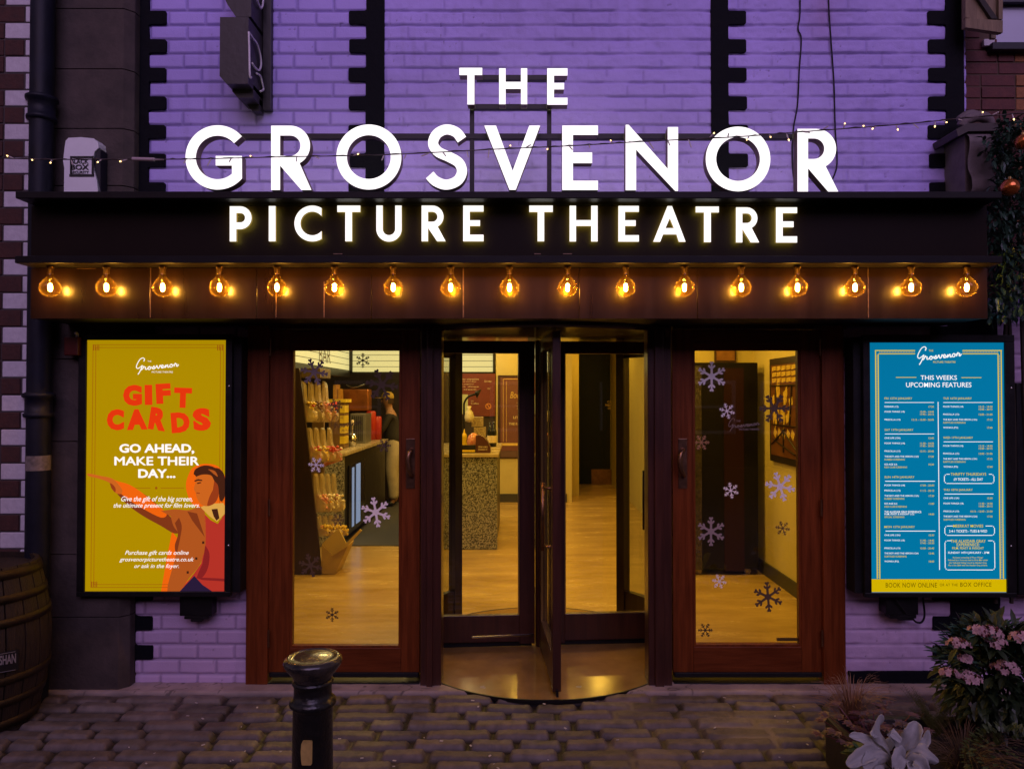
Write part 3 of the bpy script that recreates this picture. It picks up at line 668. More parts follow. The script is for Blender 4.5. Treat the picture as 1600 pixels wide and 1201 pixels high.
yc0, yc1 = YR + 0.006, 0.42
mb.box(xs0, wx0, yc0, yc1, 0, 5.4); mb.box(wx1, xs1, yc0, yc1, 0, 5.4); mb.box(wx0, wx1, yc0, yc1, 0, wz0); mb.box(wx0, wx1, yc0, yc1, wz1, 5.4)
mb.build('mortar_core', mat('brown_mortar', (0.09, 0.055, 0.04), 0.9), RB)
wn = MB(); wn.box(wx0, wx1, 0.2, 0.22, wz0, wz1); wn_o = wn.build('window', mat('blind_behind_glass', (0.36, 0.36, 0.52), 0.35, var=0.06, scale=2, coat=0.6), RB)
fr_ = MB(); fr_.box(wx0, wx1, 0.14, 0.199, wz0, wz0 + 0.02); fr_.pbox(1562, 1700, -2, 3, 0.15, 0.198); fr_.build('window_frame', mat('black_window_frame', (0.012, 0.012, 0.022), 0.4), wn_o)
MB().box(wx0 - .06, wx1 + .05, YR - 0.06, YR - 0.004, wz0 - 0.045, wz0).build('window_sill', mat('dark_sill', (0.012, 0.012, 0.02), 0.6), RB, 0.004)
MB().pbox(1543, 1560, 61, 71.5, YR - 0.03, YR - 0.004).build('sill_stone', wpt, RB, 0.003)
YSH = -0.12
SH = thing('wooden_shutter', (X(1530, YSH), YSH, Z(60, YSH)), 'weathered wooden shutter with a diagonal brace beside the upper right window', 'shutter')
shw = mat('weathered_timber', (0.17, 0.12, 0.075), 0.75, scale=5, stretch=(8, 8, 0.7), col2=(0.30, 0.22, 0.14), bump=0.3, bscale=30)
fS = lambda u, v, y: V(u, v, YSH) + Vector((0, y - YSH + (u - 1506) * -0.0012, 0))
m_ = MB(); m_.prism([[(1506, -60), (1506, 44), (1553, 60), (1553, -60)]], fS, YSH + 0.008, YSH + 0.022); m_.build('boards', shw, SH)
m_ = MB(); m_.prism([[(1506, 31), (1506, 45), (1554, 61), (1554, 42)]], fS, YSH - 0.016, YSH + 0.007); m_.prism([[(1549, -60), (1549, 39), (1554, 40.5), (1554, -60)]], fS, YSH - 0.016, YSH + 0.007)
m_.prism([[(1506, -60), (1506, 30), (1511, 31), (1511, -60)]], fS, YSH - 0.016, YSH + 0.007); m_.build('rail', shw, SH, 0.002)
m_ = MB(); m_.prism([[(1517, -8), (1524, -8), (1548, 38), (1540, 37)]], fS, YSH - 0.014, YSH + 0.007); m_.build('brace', mat('dark_brace', (0.02, 0.015, 0.012), 0.7), SH)
MB().pbox(1554.5, 1562, -60, 60, YSH + .03, YSH + .05).build('edge_strip', shw, SH)
YC = -0.20
CB = thing('stone_corbel', (X(1520, YC), YC, Z(300, YC)), 'carved stone scroll corbel with a moulded cap behind the right end of the canopy', 'corbel')
cst = mat('worn_corbel_stone', (0.11, 0.085, 0.09), 0.7, scale=9, col2=(0.22, 0.175, 0.19), bump=0.4, bscale=22)
m_ = MB(); lp = [(1486, 207), (1503, 198), (1548, 197), (1551, 203), (1551, 209), (1505, 210), (1489, 218)]
fC = lambda u, v, y: V(u, v, YC) + Vector((0, y - YC, 0))
m_.prism([lp], fC, YC - 0.05, 0.0); m_.build('moulded_cap', mat('corbel_cap', (0.05, 0.035, 0.035), 0.6, var=0.3), CB, 0.006)
m_ = MB()
m_.tube(catmull([fC(1508, 194, YC + .03), fC(1512, 187, YC + .02), fC(1528, 182, YC), fC(1545, 186, YC + .01), fC(1552, 195, YC + .03)], 6), [0.03] * 25, 10)
m_.tube(catmull([fC(1510, 184, YC + .06), fC(1522, 176, YC + .05), fC(1534, 178, YC + .05)], 6), [0.034] * 13, 10)
m_.build('volute', cst, CB, smooth=True)
m_ = MB()
prof = [(0.0, 0.0), (0.045, -0.03), (0.05, -0.09), (0.025, -0.15), (0.03, -0.21), (0.07, -0.27), (0.075, -0.33), (0.03, -0.37)]
x0c, x1c = X(1509, YC), X(1546, YC); zt_ = Z(211, YC); vs = []; N_ = len(prof)
pr2 = catmull([(a, b, 0) for a, b in prof], 5)
for q in pr2:
    for t_ in (0, .2, .5, .8, 1): vs.append((x0c + (x1c - x0c) * t_, YC - 0.02 - q.x * (0.75 + 0.5 * t_ * (1 - t_)), zt_ + q.y))
m_.add(vs, [(i * 5 + k, i * 5 + k + 1, (i + 1) * 5 + k + 1, (i + 1) * 5 + k) for i in range(len(pr2) - 1) for k in range(4)])
m_.box(x0c, x1c, YC - 0.012, 0.0, zt_ - 0.38, zt_ - 0.001); m_.build('scroll', cst, CB, smooth=False)
for o in CB.children:
    if o.name.startswith('scroll'): sm_angle(o, 50)
# ================================================================== POSTER LIGHTBOXES
YQ = -0.165
def poster_case(root, o, s, side_q):
    "o outer box px, s screen px; front frame, body, screws"
    m_ = MB(); m_.pbox(o[0], o[1], o[2], s[2], YQ, YQ + .03); m_.pbox(o[0], o[1], s[3], o[3], YQ, YQ + .03)
    m_.pbox(o[0], s[0], s[2], s[3], YQ + .0005, YQ + .03); m_.pbox(s[1], o[1], s[2], s[3], YQ + .0005, YQ + .03)
    m_.build('frame', M['steel'], root, 0.003)
    x0, x1 = X(o[0], YQ) - (0.045 if side_q < 0 else -0.004), X(o[1], YQ) + (0.045 if side_q > 0 else -0.004)
    MB().box(x0, x1, YQ + .031, -0.024, Z(o[3] - 4, YQ), Z(o[2] + 3, YQ)).build('case', M['black'], root, 0.006)
YT = YQ + 0.006
def flat(mb, pts, lay, mi=0):
    y = YQ + 0.0125 - 0.0006 * lay
    mb.prism([pts], lambda u, v, yy: V(u, v, yy), y, y + 0.0004, mi)
def at(lay): return lambda a, b: V(a, b, YQ + 0.0125 - 0.0006 * lay)
def ptlayer(lay): return YQ + 0.0125 - 0.0006 * lay
P1 = thing('poster_lightbox', (X(242, YQ), YQ, Z(932, YQ)), 'lit yellow poster case advertising gift cards left of the doors', 'poster case')
poster_case(P1, (122, 362, 522, 932), (134, 352, 531, 924), 1)
yel = emit('yellow_poster', (0.40, 0.245, 0.0), 1.0); red = emit('poster_red', (0.72, 0.035, 0.004), 1.0); wht = emit('poster_white', (0.95, 0.92, 0.88), 1.0)
pp = MB().pbox(134, 352, 531, 924, YQ + 0.013, YQ + 0.028).build('poster_panel', yel, P1)
p1z = lambda a, b: (100 + a / 4.003, 500 + b / 4.003)
p1y = lambda a, b: (100 + a / 4.62, 700 + b / 4.62)
m_ = MB(); f1 = at(5)
def T1(mb, s, a0, a1, b0, b1, zf, bold=0., shear=0., rot=0, fn=f1, space=1.0):
    x0, y0 = zf(a0, b0); x1, y1 = zf(a1, b1); put_text(mb, s, x0, x1, y0, y1, fn, bold, shear, rot, space=space)
BB = 0.085
for s, a0, a1, b0, b1, r in (('G', 370, 488, 405, 535, 0), ('I', 505, 552, 405, 530, 1), ('F', 575, 668, 397, 522, 3), ('T', 688, 799, 423, 548, -2), ('C', 268, 376, 557, 688, 0), ('A', 392, 520, 557, 685, 2), ('R', 534, 642, 548, 688, -9), ('D', 670, 786, 576, 703, 4), ('S', 806, 917, 550, 691, 4)):
    for q, (du, dv) in enumerate(((-2.4, -1.6), (2.4, -1.6), (-2.4, 1.6), (2.4, 1.6))): T1(m_, s, a0 + 2.4 + du, a1 - 2.4 + du, b0 + 1.6 + dv, b1 - 1.6 + dv, p1z, .055 if s != 'I' else .15, 0, r, at(4.2 + q * .35))
m_.build('headline_lettering', red, pp)
m_ = MB()
for q, (du, dv) in enumerate(((-2.2, 0), (2.2, 0), (0, -1.6), (0, 1.6))):          # heavy face: the light face laid over itself
    for s_, a0, a1, b0, b1 in (('GO AHEAD,', 348, 813, 775, 836), ('MAKE THEIR', 317, 843, 854, 906), ('DAY...', 466, 695, 932, 985)): T1(m_, s_, a0 + du, a1 + du, b0 + dv, b1 + dv, p1z, 0.012 if s_ != 'MAKE THEIR' else 0.0, 0, 0, at(4.6 + q * .3))
m_.build('slogan_lettering', wht, pp); m_ = MB()
T1(m_, 'Give the gift of the big screen,', 358, 803, 1101, 1142, p1z, 0.006, 0.35); T1(m_, 'the ultimate present for film lovers.', 310, 848, 1143, 1180, p1z, 0.006, 0.35)
m_.build('strapline_lettering', wht, pp); m_ = MB()
T1(m_, 'Purchase gift cards online', 440, 900, 737, 777, p1y, 0.006, 0.35); T1(m_, 'grosvenorpicturetheatre.co.uk', 400, 938, 787, 824, p1y, 0.006, 0.35); T1(m_, 'or ask in the foyer.', 507, 830, 834, 872, p1y, 0.006, 0.35)
m_.build('footer_lettering', wht, pp); m_ = MB()
T1(m_, 'THE', 523, 546, 253, 262, p1z, 0.0); T1(m_, 'PICTURE THEATRE', 549, 681, 319, 330, p1z, 0.0)
a, b_ = p1z(450, 235), p1z(717, 340); put_script(m_, a[0], b_[0], a[1], b_[1], ptlayer(5), 0.0025)
m_.build('logo_lettering', wht, pp)
brn = emit('poster_brown_line', (0.30, 0.075, 0.004), 1.0); m_ = MB()
def line(mb, x0, x1, y0, y1, lay=1): mb.pbox(x0, x1, y0, y1, ptlayer(lay), ptlayer(lay) + .0004)
for d in (0, 4.5):
    l, r_, t_, b_ = 144.5 + d, 349 - d, 538 + d, 917.5 - d
    line(m_, l, r_, t_, t_ + .7); line(m_, l, 270, b_ - .7, b_); line(m_, l, l + .7, t_ + .7, b_ - .7); line(m_, r_ - .7, r_, t_ + .7, 915)
for cx, cy in ((150, 543), (343.5, 543), (150, 912)):
    for k in range(4): line(m_, cx - 4.5 + k * 2.6, cx - 3.3 + k * 2.6, cy - 4, cy + 4.5)
for a0, a1 in ((440, 545), (610, 755)): 
    x0, y0 = p1z(a0, 1047.5); x1, _ = p1z(a1, 0); line(m_, x0, x1, y0, y0 + .7)
x0, y0 = p1z(577, 1049); m_.prism([arc(x0, y0, 2, 0, 360, 12)[:-1]], lambda u, v, yy: V(u, v, yy), ptlayer(1), ptlayer(1) + .0004)
m_.build('border_line', brn, pp)
# plain stand-in figure in flat colours: a man in a jacket stretching out an arm
cols = [emit('poster_orange', (0.80, 0.12, 0.004), 1), emit('poster_tan', (0.40, 0.085, 0.012), 1), emit('poster_rust', (0.42, 0.030, 0.018), 1), emit('poster_navy', (0.020, 0.010, 0.035), 1), emit('poster_cream', (0.66, 0.34, 0.06), 1),
        emit('poster_dark_brown', (0.055, 0.014, 0.006), 1), emit('poster_skin', (0.55, 0.12, 0.012), 1), emit('poster_skin_shade', (0.28, 0.04, 0.008), 1), emit('poster_jacket_shade', (0.20, 0.035, 0.008), 1), emit('poster_red_shade', (0.22, 0.014, 0.014), 1)]
m_ = MB(); zz = lambda pts: [p1y(*p) for p in pts]; sm2 = lambda pts, n=4: [(p.x, p.y) for p in catmull([(a, b, 0) for a, b in pts], n)]
def fig(pts, lay, mi, smooth=True): flat(m_, zz(sm2(pts) if smooth else pts), lay, mi)
fig([(1162, 200), (1110, 128), (1010, 112), (930, 140), (895, 200), (880, 260), (890, 330), (925, 400), (1000, 430), (1162, 420)], 0.5, 0)
fig([(780, 600), (740, 800), (700, 1032), (900, 1032), (860, 700)], 0.5, 0, False)
fig([(330, 215), (372, 250), (440, 268), (520, 300), (600, 345), (700, 430), (790, 520), (830, 600), (790, 612), (700, 560), (590, 500), (500, 440), (430, 380), (370, 310), (338, 262)], 1, 8)
fig([(330, 215), (390, 238), (470, 262), (560, 318), (660, 400), (740, 470), (700, 500), (560, 430), (470, 372), (400, 318), (345, 262)], 1.5, 0)
fig([(168, 190), (176, 182), (270, 200), (340, 215), (380, 245), (420, 300), (410, 330), (370, 320), (340, 285), (330, 250), (262, 222), (180, 202)], 2, 6)
fig([(330, 250), (352, 262), (372, 290), (368, 318), (340, 285)], 2.3, 7)
fig([(700, 452), (800, 440), (900, 446), (990, 420), (1018, 480), (1022, 690), (985, 830), (900, 940), (835, 1032), (745, 1032), (800, 800), (832, 640), (790, 560), (770, 490)], 2, 1)
fig([(830, 500), (850, 560), (840, 640), (812, 760), (800, 700), (822, 620), (800, 540)], 2.3, 8)
fig([(1010, 470), (1060, 520), (1110, 545), (1162, 470), (1162, 1032), (835, 1032), (940, 900), (990, 830), (1022, 690)], 2, 2, False)
fig([(1020, 700), (1050, 760), (1040, 860), (1000, 930), (960, 930), (1000, 830)], 2.3, 9)
fig([(940, 930), (1162, 940), (1162, 960), (1000, 950)], 2.3, 9, False)
fig([(835, 1032), (940, 920), (1000, 985), (1070, 1032)], 2.4, 3, False)
fig([(985, 425), (1050, 400), (1150, 395), (1162, 420), (1162, 470), (1105, 530), (1050, 490)], 2.5, 4, False)
fig([(1065, 440), (1108, 436), (1122, 505), (1100, 522), (1080, 490)], 2.8, 5, False)
fig([(890, 455), (960, 470), (1016, 640), (985, 600), (925, 520)], 2.5, 8, False)
fig([(950, 190), (1010, 165), (1085, 180), (1122, 250), (1120, 330), (1090, 395), (1030, 418), (985, 400), (958, 355), (950, 320), (938, 292), (950, 245)], 3, 6)
fig([(1085, 230), (1118, 250), (1118, 330), (1090, 392), (1035, 416), (1050, 350), (1075, 300)], 3.3, 7)
fig([(958, 250), (985, 243), (992, 250), (965, 258)], 3.4, 5, False); fig([(955, 318), (980, 322), (982, 328), (958, 326)], 3.4, 7, False)
fig([(935, 185), (950, 150), (1010, 124), (1080, 135), (1130, 180), (1155, 260), (1150, 330), (1122, 345), (1112, 270), (1085, 235), (1060, 195), (1000, 190), (955, 205)], 3.6, 5)
fig([(1080, 140), (1125, 150), (1160, 205), (1162, 340), (1135, 385), (1118, 345), (1132, 300), (1128, 230), (1105, 180)], 3.7, 5)
fig([(940, 232), (970, 222), (998, 228), (998, 236), (968, 234), (944, 242)], 3.7, 5, False); fig([(1040, 150), (1090, 165), (1110, 205), (1080, 185)], 3.8, 1)
for q_ in ((1005, 680), (955, 795), (893, 895)): fig([(q_[0] - 8, q_[1] - 9), (q_[0] + 8, q_[1] - 9), (q_[0] + 8, q_[1] + 9), (q_[0] - 8, q_[1] + 9)], 2.8, 5, False)
m_.build('printed_figure', cols, pp)
def screws(root, pts):
    m_ = MB()
    for a, b_ in pts: m_.lathe([(0.0005, 0), (0.006, 0.001), (0.007, 0.004), (0.007, 0.006)], V(a, b_, YQ - .002), 10, M=Matrix.Rotation(R(-90), 4, 'X'))
    m_.build('screw', M['chrome'], root, smooth=True)
screws(P1, ((357.5, 603), (356.5, 852)))
m_ = MB(); m_.pbox(283, 333, 930, 962, -0.10, -0.024); m_.pbox(290, 328, 962, 967, -0.09, -0.03); m_.pbox(300, 318, 967, 971, -0.08, -0.04); m_.build('bracket', M['steel'], P1, 0.004)

P2 = thing('poster_lightbox', (X(1467, YQ), YQ, Z(933, YQ)), "lit blue poster case listing this week's film times right of the doors", 'poster case')
poster_case(P2, (1349, 1586, 523, 933), (1360, 1571, 535, 926), -1)
blu = emit('blue_poster', (0.0, 0.165, 0.33), 1.0); yl = emit('poster_yellow_ink', (0.68, 0.52, 0.03), 1.0); bnd = emit('poster_band', (0.60, 0.42, 0.0), 1.0)
pp2 = MB().pbox(1360, 1571, 535, 926, YQ + 0.013, YQ + 0.028).build('poster_panel', blu, P2)
A_ = lambda a, b: (1330 + a / 5.719, 520 + b / 5.719)
B_ = lambda a, b: (1330 + a / 5.004, 720 + b / 5.004)
m_ = MB(); x0, y0 = B_(147, 922); x1, y1 = B_(1208, 1024); line(m_, x0, x1, y0, y1 - .3, 1); m_.build('poster_band', bnd, pp2)
m_ = MB(); f3 = at(3)
for s, a0, a1, b0, b1 in (('BOOK NOW ONLINE', 270, 670, 951, 987), ('OR AT THE', 692, 833, 956, 977), ('BOX OFFICE', 853, 1097, 948, 981)): T1(m_, s, a0, a1, b0, b1, B_, 0, 0, 0.0, f3, 1.1)
m_.build('band_lettering', emit('band_ink', (0.10, 0.055, 0.0), 1.0), pp2)
mw, my = MB(), MB()
def tw(s, a0, a1, b0, b1, zf=A_): T1(mw, s, a0, a1, b0, b1, zf, 0.006, 0, 0, f3)
def ty(s, a0, a1, b0, b1, zf=A_): T1(my, s, a0, a1, b0, b1, zf, 0.006, 0, 0, f3)
tw('THIS WEEKS', 620, 945, 379, 420); tw('UPCOMING FEATURES', 490, 1075, 442, 485)
a, b_ = A_(590, 122), A_(985, 285); put_script(mw, a[0], b_[0], a[1], b_[1], ptlayer(3), 0.0027)
ty('THE', 693, 733, 150, 167); ty('PICTURE THEATRE', 733, 933, 251, 269)
def hl(mb, a0, a1, b, zf, th=5):
    x0, y0 = zf(a0, b - th / 2); x1, y1 = zf(a1, b + th / 2); line(mb, x0, x1, y0, y1, 3)
def vl(mb, a, b0, b1, zf, th=6):
    x0, y0 = zf(a - th / 2, b0); x1, y1 = zf(a + th / 2, b1); line(mb, x0, x1, y0, y1, 3)
hl(my, 400, 583, 397, A_, 6); hl(my, 985, 1165, 399, A_, 6)
def col(zf, x0, x1, items):
    for it in items:
        k, y = it[0], it[1]; hgt = 19 if zf is A_ else 17
        if k == 'h': ty(it[2], x0, x0 + it[3], y - 13 * hgt / 19, y + 12 * hgt / 19, zf); hl(mw, x0, x1, y + 33 * hgt / 19, zf, 5)
        elif k == 'f':
            tw(it[2], x0, x0 + it[3], y - hgt / 2, y + hgt / 2, zf)
            for q, t_ in enumerate(it[4]): wd = len(t_) * (9.4 if zf is A_ else 8.2); ty(t_, x1 - wd, x1, y - hgt / 2 + q * hgt * 1.2, y + hgt / 2 - 2 + q * hgt * 1.2, zf)
        elif k == 's': ty(it[2], x0, x0 + it[3], y - hgt * .4, y + hgt * .4, zf)
PT, PR, BH = 'POOR THINGS (18)', 'PRISCILLA (15)', 'THE BOY AND THE HERON (12A)'
col(A_, 298, 738, [('h', 588, 'FRI 12TH JANUARY', 247), ('f', 660, 'FERRARI (15)', 124, ['17:30']), ('f', 705, PT, 180, ['12:00 - 14:45', '17:45 - 20:15']), ('f', 776, PR, 142, ['12:15 - 15:00 - 20:45']),
 ('h', 869, 'SAT 13TH JANUARY', 257), ('f', 940, 'ONE LIFE (12A)', 142, ['12:45']), ('f', 987, PT, 182, ['11:30 - 14:30', '17:45 - 20:30']), ('f', 1057, PR, 142, ['12:15 - 20:45']), ('f', 1105, BH, 305, ['17:30']), ('s', 1130, 'DUBBED SCREENING', 180), ('f', 1175, 'ICE AGE (U)', 112, ['10:30'])])
col(A_, 822, 1262, [('h', 588, 'TUE 16TH JANUARY', 256), ('f', 660, PT, 180, ['12:15 - 14:30', '15:00 - 20:15']), ('f', 729, PR, 143, ['12:00 - 21:00']), ('f', 776, BH, 303, ['17:15']), ('s', 801, 'SUBTITLED SCREENING', 200), ('f', 847, 'WONKA (PG)', 133, ['17:40']),
 ('h', 939, 'WED 17TH JANUARY', 266), ('f', 1010, PT, 180, ['12:15 - 14:30', '15:00 - 20:15']), ('f', 1079, PR, 143, ['12:00 - 21:00']), ('f', 1126, BH, 303, ['17:15']), ('s', 1151, 'SUBTITLED SCREENING', 200)])
col(B_, 260, 648, [('s', 48, 'KIDS CLUB SCREENING', 177), ('h', 128, 'SUN 14TH JANUARY', 235), ('f', 191, PT, 160, ['17:00 - 20:00']), ('f', 232, PR, 125, ['11:15 - 20:15']), ('f', 273, BH, 268, ['17:30']), ('s', 294, 'DUBBED SCREENING', 156), ('f', 334, 'ICE AGE (U)', 100, ['11:00']), ('s', 356, 'KIDS CLUB SCREENING', 175),
 ('f', 397, 'THE ALASDAIR GRAY EXPERIENCE:', 290, []), ('f', 416, 'FILM, FEAST & INSIGHT (15)', 232, ['14:00']), ('s', 437, 'SPECIAL SCREENING', 156), ('h', 517, 'MON 15TH JANUARY', 238), ('f', 580, 'ONE LIFE (12A)', 124, ['10:30']), ('f', 621, PT, 158, ['11:45 - 14:45', '17:45 - 20:30']), ('f', 682, PR, 124, ['15:00 - 20:45']), ('f', 722, BH, 266, ['12:45']), ('s', 745, 'SUBTITLED SCREENING', 174), ('f', 785, 'WONKA (PG)', 112, ['18:00'])])
col(B_, 722, 1105, [('f', 46, 'WONKA (PG)', 112, ['17:40']), ('h', 228, 'THU 18TH JANUARY', 228), ('f', 291, 'ONE LIFE (12A)', 122, ['15:30']), ('f', 333, PT, 156, ['11:30 - 14:30', '15:00 - 20:15']), ('f', 394, PR, 122, ['10:15 - 12:00 - 21:00']), ('f', 434, BH, 264, ['17:30']), ('s', 457, 'SUBTITLED SCREENING', 172)])
ty('THRIFTY THURSDAYS', 778, 1055, 92, 113, B_); tw('£9 TICKETS - ALL DAY', 802, 1030, 132, 153, B_); ty('MEERKAT MOVIES', 797, 1032, 496, 518, B_); tw('2-4-1 TICKETS - TUES & WED', 765, 1062, 537, 557, B_)
ty('THE ALASDAIR GRAY', 778, 1052, 614, 637, B_); ty('EXPERIENECE:', 825, 1003, 641, 664, B_); ty('FILM, FEAST & INSIGHT', 790, 1037, 671, 692, B_); tw('SUNDAY 14TH JANUARY - 2PM', 757, 1078, 707, 728, B_)
for s, a0, a1, b0 in (("Exclusive screening of 'Poor Things'", 795, 1030, 747), ('followed by a 3-course meal at Oran Mor under', 757, 1070, 767), ("the 'Celestial Ceiling' mural by Alasdair Gray.", 765, 1062, 788), ('Plus a live Q&A with the Alasdair Gray archive.', 760, 1065, 808)): ty(s, a0, a1, b0, b0 + 15, B_)
for y0, y1, g0, g1 in ((103, 175, 765, 1070), (507, 580, 785, 1040), (622, 850, 772, 1058)):
    hl(mw, 738, g0, y0, B_, 5); hl(mw, g1, 1094, y0, B_, 5); hl(mw, 738, 1094, y1, B_, 5); vl(mw, 722, y0 + 14, y1 - 14, B_, 5); vl(mw, 1109, y0 + 14, y1 - 14, B_, 5)
    for cx, sx in ((729, 1), (1102, -1)):
        for cy in (y0 + 7, y1 - 7): vl(mw, cx, cy - 5, cy + 5, B_, 5)
xd, yd0 = A_(775, 615); _, yd1 = B_(0, 850); line(mw, xd - .5, xd + .5, yd0, yd1, 3)
for a0, a1 in ((215, 573), (997, 1350)): hl(my, a0, a1, 157, A_, 9); hl(my, a0 + (32 if a0 == 215 else 0), a1 - (32 if a1 == 1350 else 0), 186, A_, 8)
ye = 903.5
for a in (220, 243, 1315, 1343):
    xv, yv = A_(a, 162 if a in (220, 1343) else 190); line(my, xv - .75, xv + .75, yv, ye, 3)
for a in (231.5, 1329):
    xv, yv = A_(a, 200); y = yv
    while y < ye - 1: line(my, xv - .45, xv + .45, y, y + 1.1, 3); y += 2.6
for a0, a1 in ((255, 570), (1000, 1310)):
    a = a0
    while a < a1: hl(my, a, a + 6, 171.5, A_, 5); a += 14
mw.build('white_lettering', wht, pp2); my.build('yellow_lettering', yl, pp2)
screws(P2, ((1581, 606), (1580.5, 853)))
m_ = MB(); m_.pbox(1382, 1432, 932, 960, -0.11, -0.024); m_.pbox(1388, 1429, 960, 966, -0.10, -0.03); m_.pbox(1402, 1424, 966, 969, -0.09, -0.035)
m_.tube(catmull([V(1396, 930, -.125), V(1405, 944, -.125), V(1416, 958, -.118)], 5), 0.005, 6)
m_.build('bracket', M['steel'], P2, 0.004)
m_ = MB(); m_.tube(catmull([V(1441, 926, -.05), V(1444, 950, -.05), V(1444, 964, -.05), V(1439, 972, -.05), V(1431, 971, -.05), V(1425, 964, -.06)], 6), 0.006, 7); m_.build('power_cable', M['black'], P2)
Y3 = -0.12
P3 = thing('wall_cabinet', (X(1610, Y3), Y3, Z(930, Y3)), 'edge of a black wall cabinet to the right of the blue film times poster', 'cabinet')
MB().pbox(1588, 1660, 598, 930, Y3, -0.012).build('body', M['black'], P3, 0.008)
MB().pbox(1600, 1655, 606, 922, Y3 - .006, Y3 - .001).build('door_panel', M['steel'], P3, 0.003)
YB2 = -0.20
RS = thing('sounder_box', (X(111, YB2), YB2, Z(556, YB2)), 'small dark red alarm sounder behind the top left corner of the yellow poster case', 'alarm')
MB().pbox(99, 121, 526, 555, YB2, -0.122).build('housing', mat('red_plastic', (0.10, 0.012, 0.010), 0.35, var=0.2), RS, 0.006)
m_ = MB(); m_.lathe([(0.0005, -.012), (0.007, -.009), (0.009, 0), (0.009, .004)], V(119, 520.5, YB2 + .01), 12, M=Matrix.Rotation(R(-90), 4, 'X')); m_.pbox(117.5, 120.5, 520, 527, YB2 + .015, YB2 + .03)
m_.build('strobe', M['white_plastic'], RS, smooth=False)

# ================================================================== DOORS
DF = thing('door_surround', (X(850, -.03), 0, 0), 'mahogany posts and head framing the three entrance openings', 'door frame')
for a, b_, mt, y in ((386, 420, 'wood', -0.045), (657.5, 690, 'wood_dark', -0.06), (1012, 1049, 'wood_dark', -0.06), (1284.5, 1319, 'wood', -0.045)):
    m_ = MB(); m_.box(X(a, y), X(b_, y), y, 0.07, 0.0, 2.13)
    if mt == 'wood_dark':
        m_.box(X(a + 10, y) , X(b_ - 13, y), y - 0.018, y - 0.001, 0.0, 2.12)
    m_.build('post', M[mt], DF, 0.004)
MB().box(X(386, 0), X(657, 0), -0.044, 0.10, Z(514, -.044), Z(490, -.044)).box(X(1050, 0), X(1319, 0), -0.044, 0.10, Z(514, -.044), Z(490, -.044)).build('head', M['wood_dark'], DF, 0.003)
MB().pbox(1040, 1046.5, 513, 527, -.081, -.0785).build('name_plate', M['bronze'], DF)
MB().box(X(420, 0), X(657, 0), -0.04, 0.10, -0.02, 0.013).box(X(1050, 0), X(1284, 0), -0.04, 0.10, -0.02, 0.013).build('sill', M['black'], DF, 0.003)
def snowflake(px, py, r, kind, rot):
    L = []
    arm = [(0.16, -.052), (0.42, -.052), (0.60, -.25), (0.68, -.19), (0.575, -.052), (0.70, -.052), (0.84, -.20), (0.91, -.13), (0.82, -.045), (0.97, -.045), (1.0, 0), (0.97, .045), (0.82, .045), (0.91, .13), (0.84, .20), (0.70, .052), (0.575, .052), (0.68, .19), (0.60, .25), (0.42, .052), (0.16, .052)]
    if kind == 2: arm = [(0.20, -.075), (0.50, -.075), (0.62, -.22), (0.72, -.24), (0.76, -.16), (0.66, -.06), (0.78, -.06), (0.90, -.15), (0.99, -.10), (0.95, 0), (0.99, .10), (0.90, .15), (0.78, .06), (0.66, .06), (0.76, .16), (0.72, .24), (0.62, .22), (0.50, .075), (0.20, .075)]
    for k in range(6):
        a = R(60 * k + rot)
        for u, v in arm: L.append((px + r * (u * math.cos(a) - v * math.sin(a)), py + r * (u * math.sin(a) + v * math.cos(a))))
    return L
fl_w = mat('white_vinyl', (0.95, 0.92, 0.94), 0.6); fl_g = mat('grey_shaded_vinyl', (0.30, 0.24, 0.25), 0.6); fl_d = mat('dark_shaded_vinyl', (0.022, 0.012, 0.012), 0.6); fl_b = mat('brown_shaded_vinyl', (0.10, 0.06, 0.03), 0.6); fl_o = mat('orange_lit_vinyl', (0.42, 0.20, 0.09), 0.6)  # same frosted stickers; lit and unlit looks are put into the vinyl colours
YD = -0.022
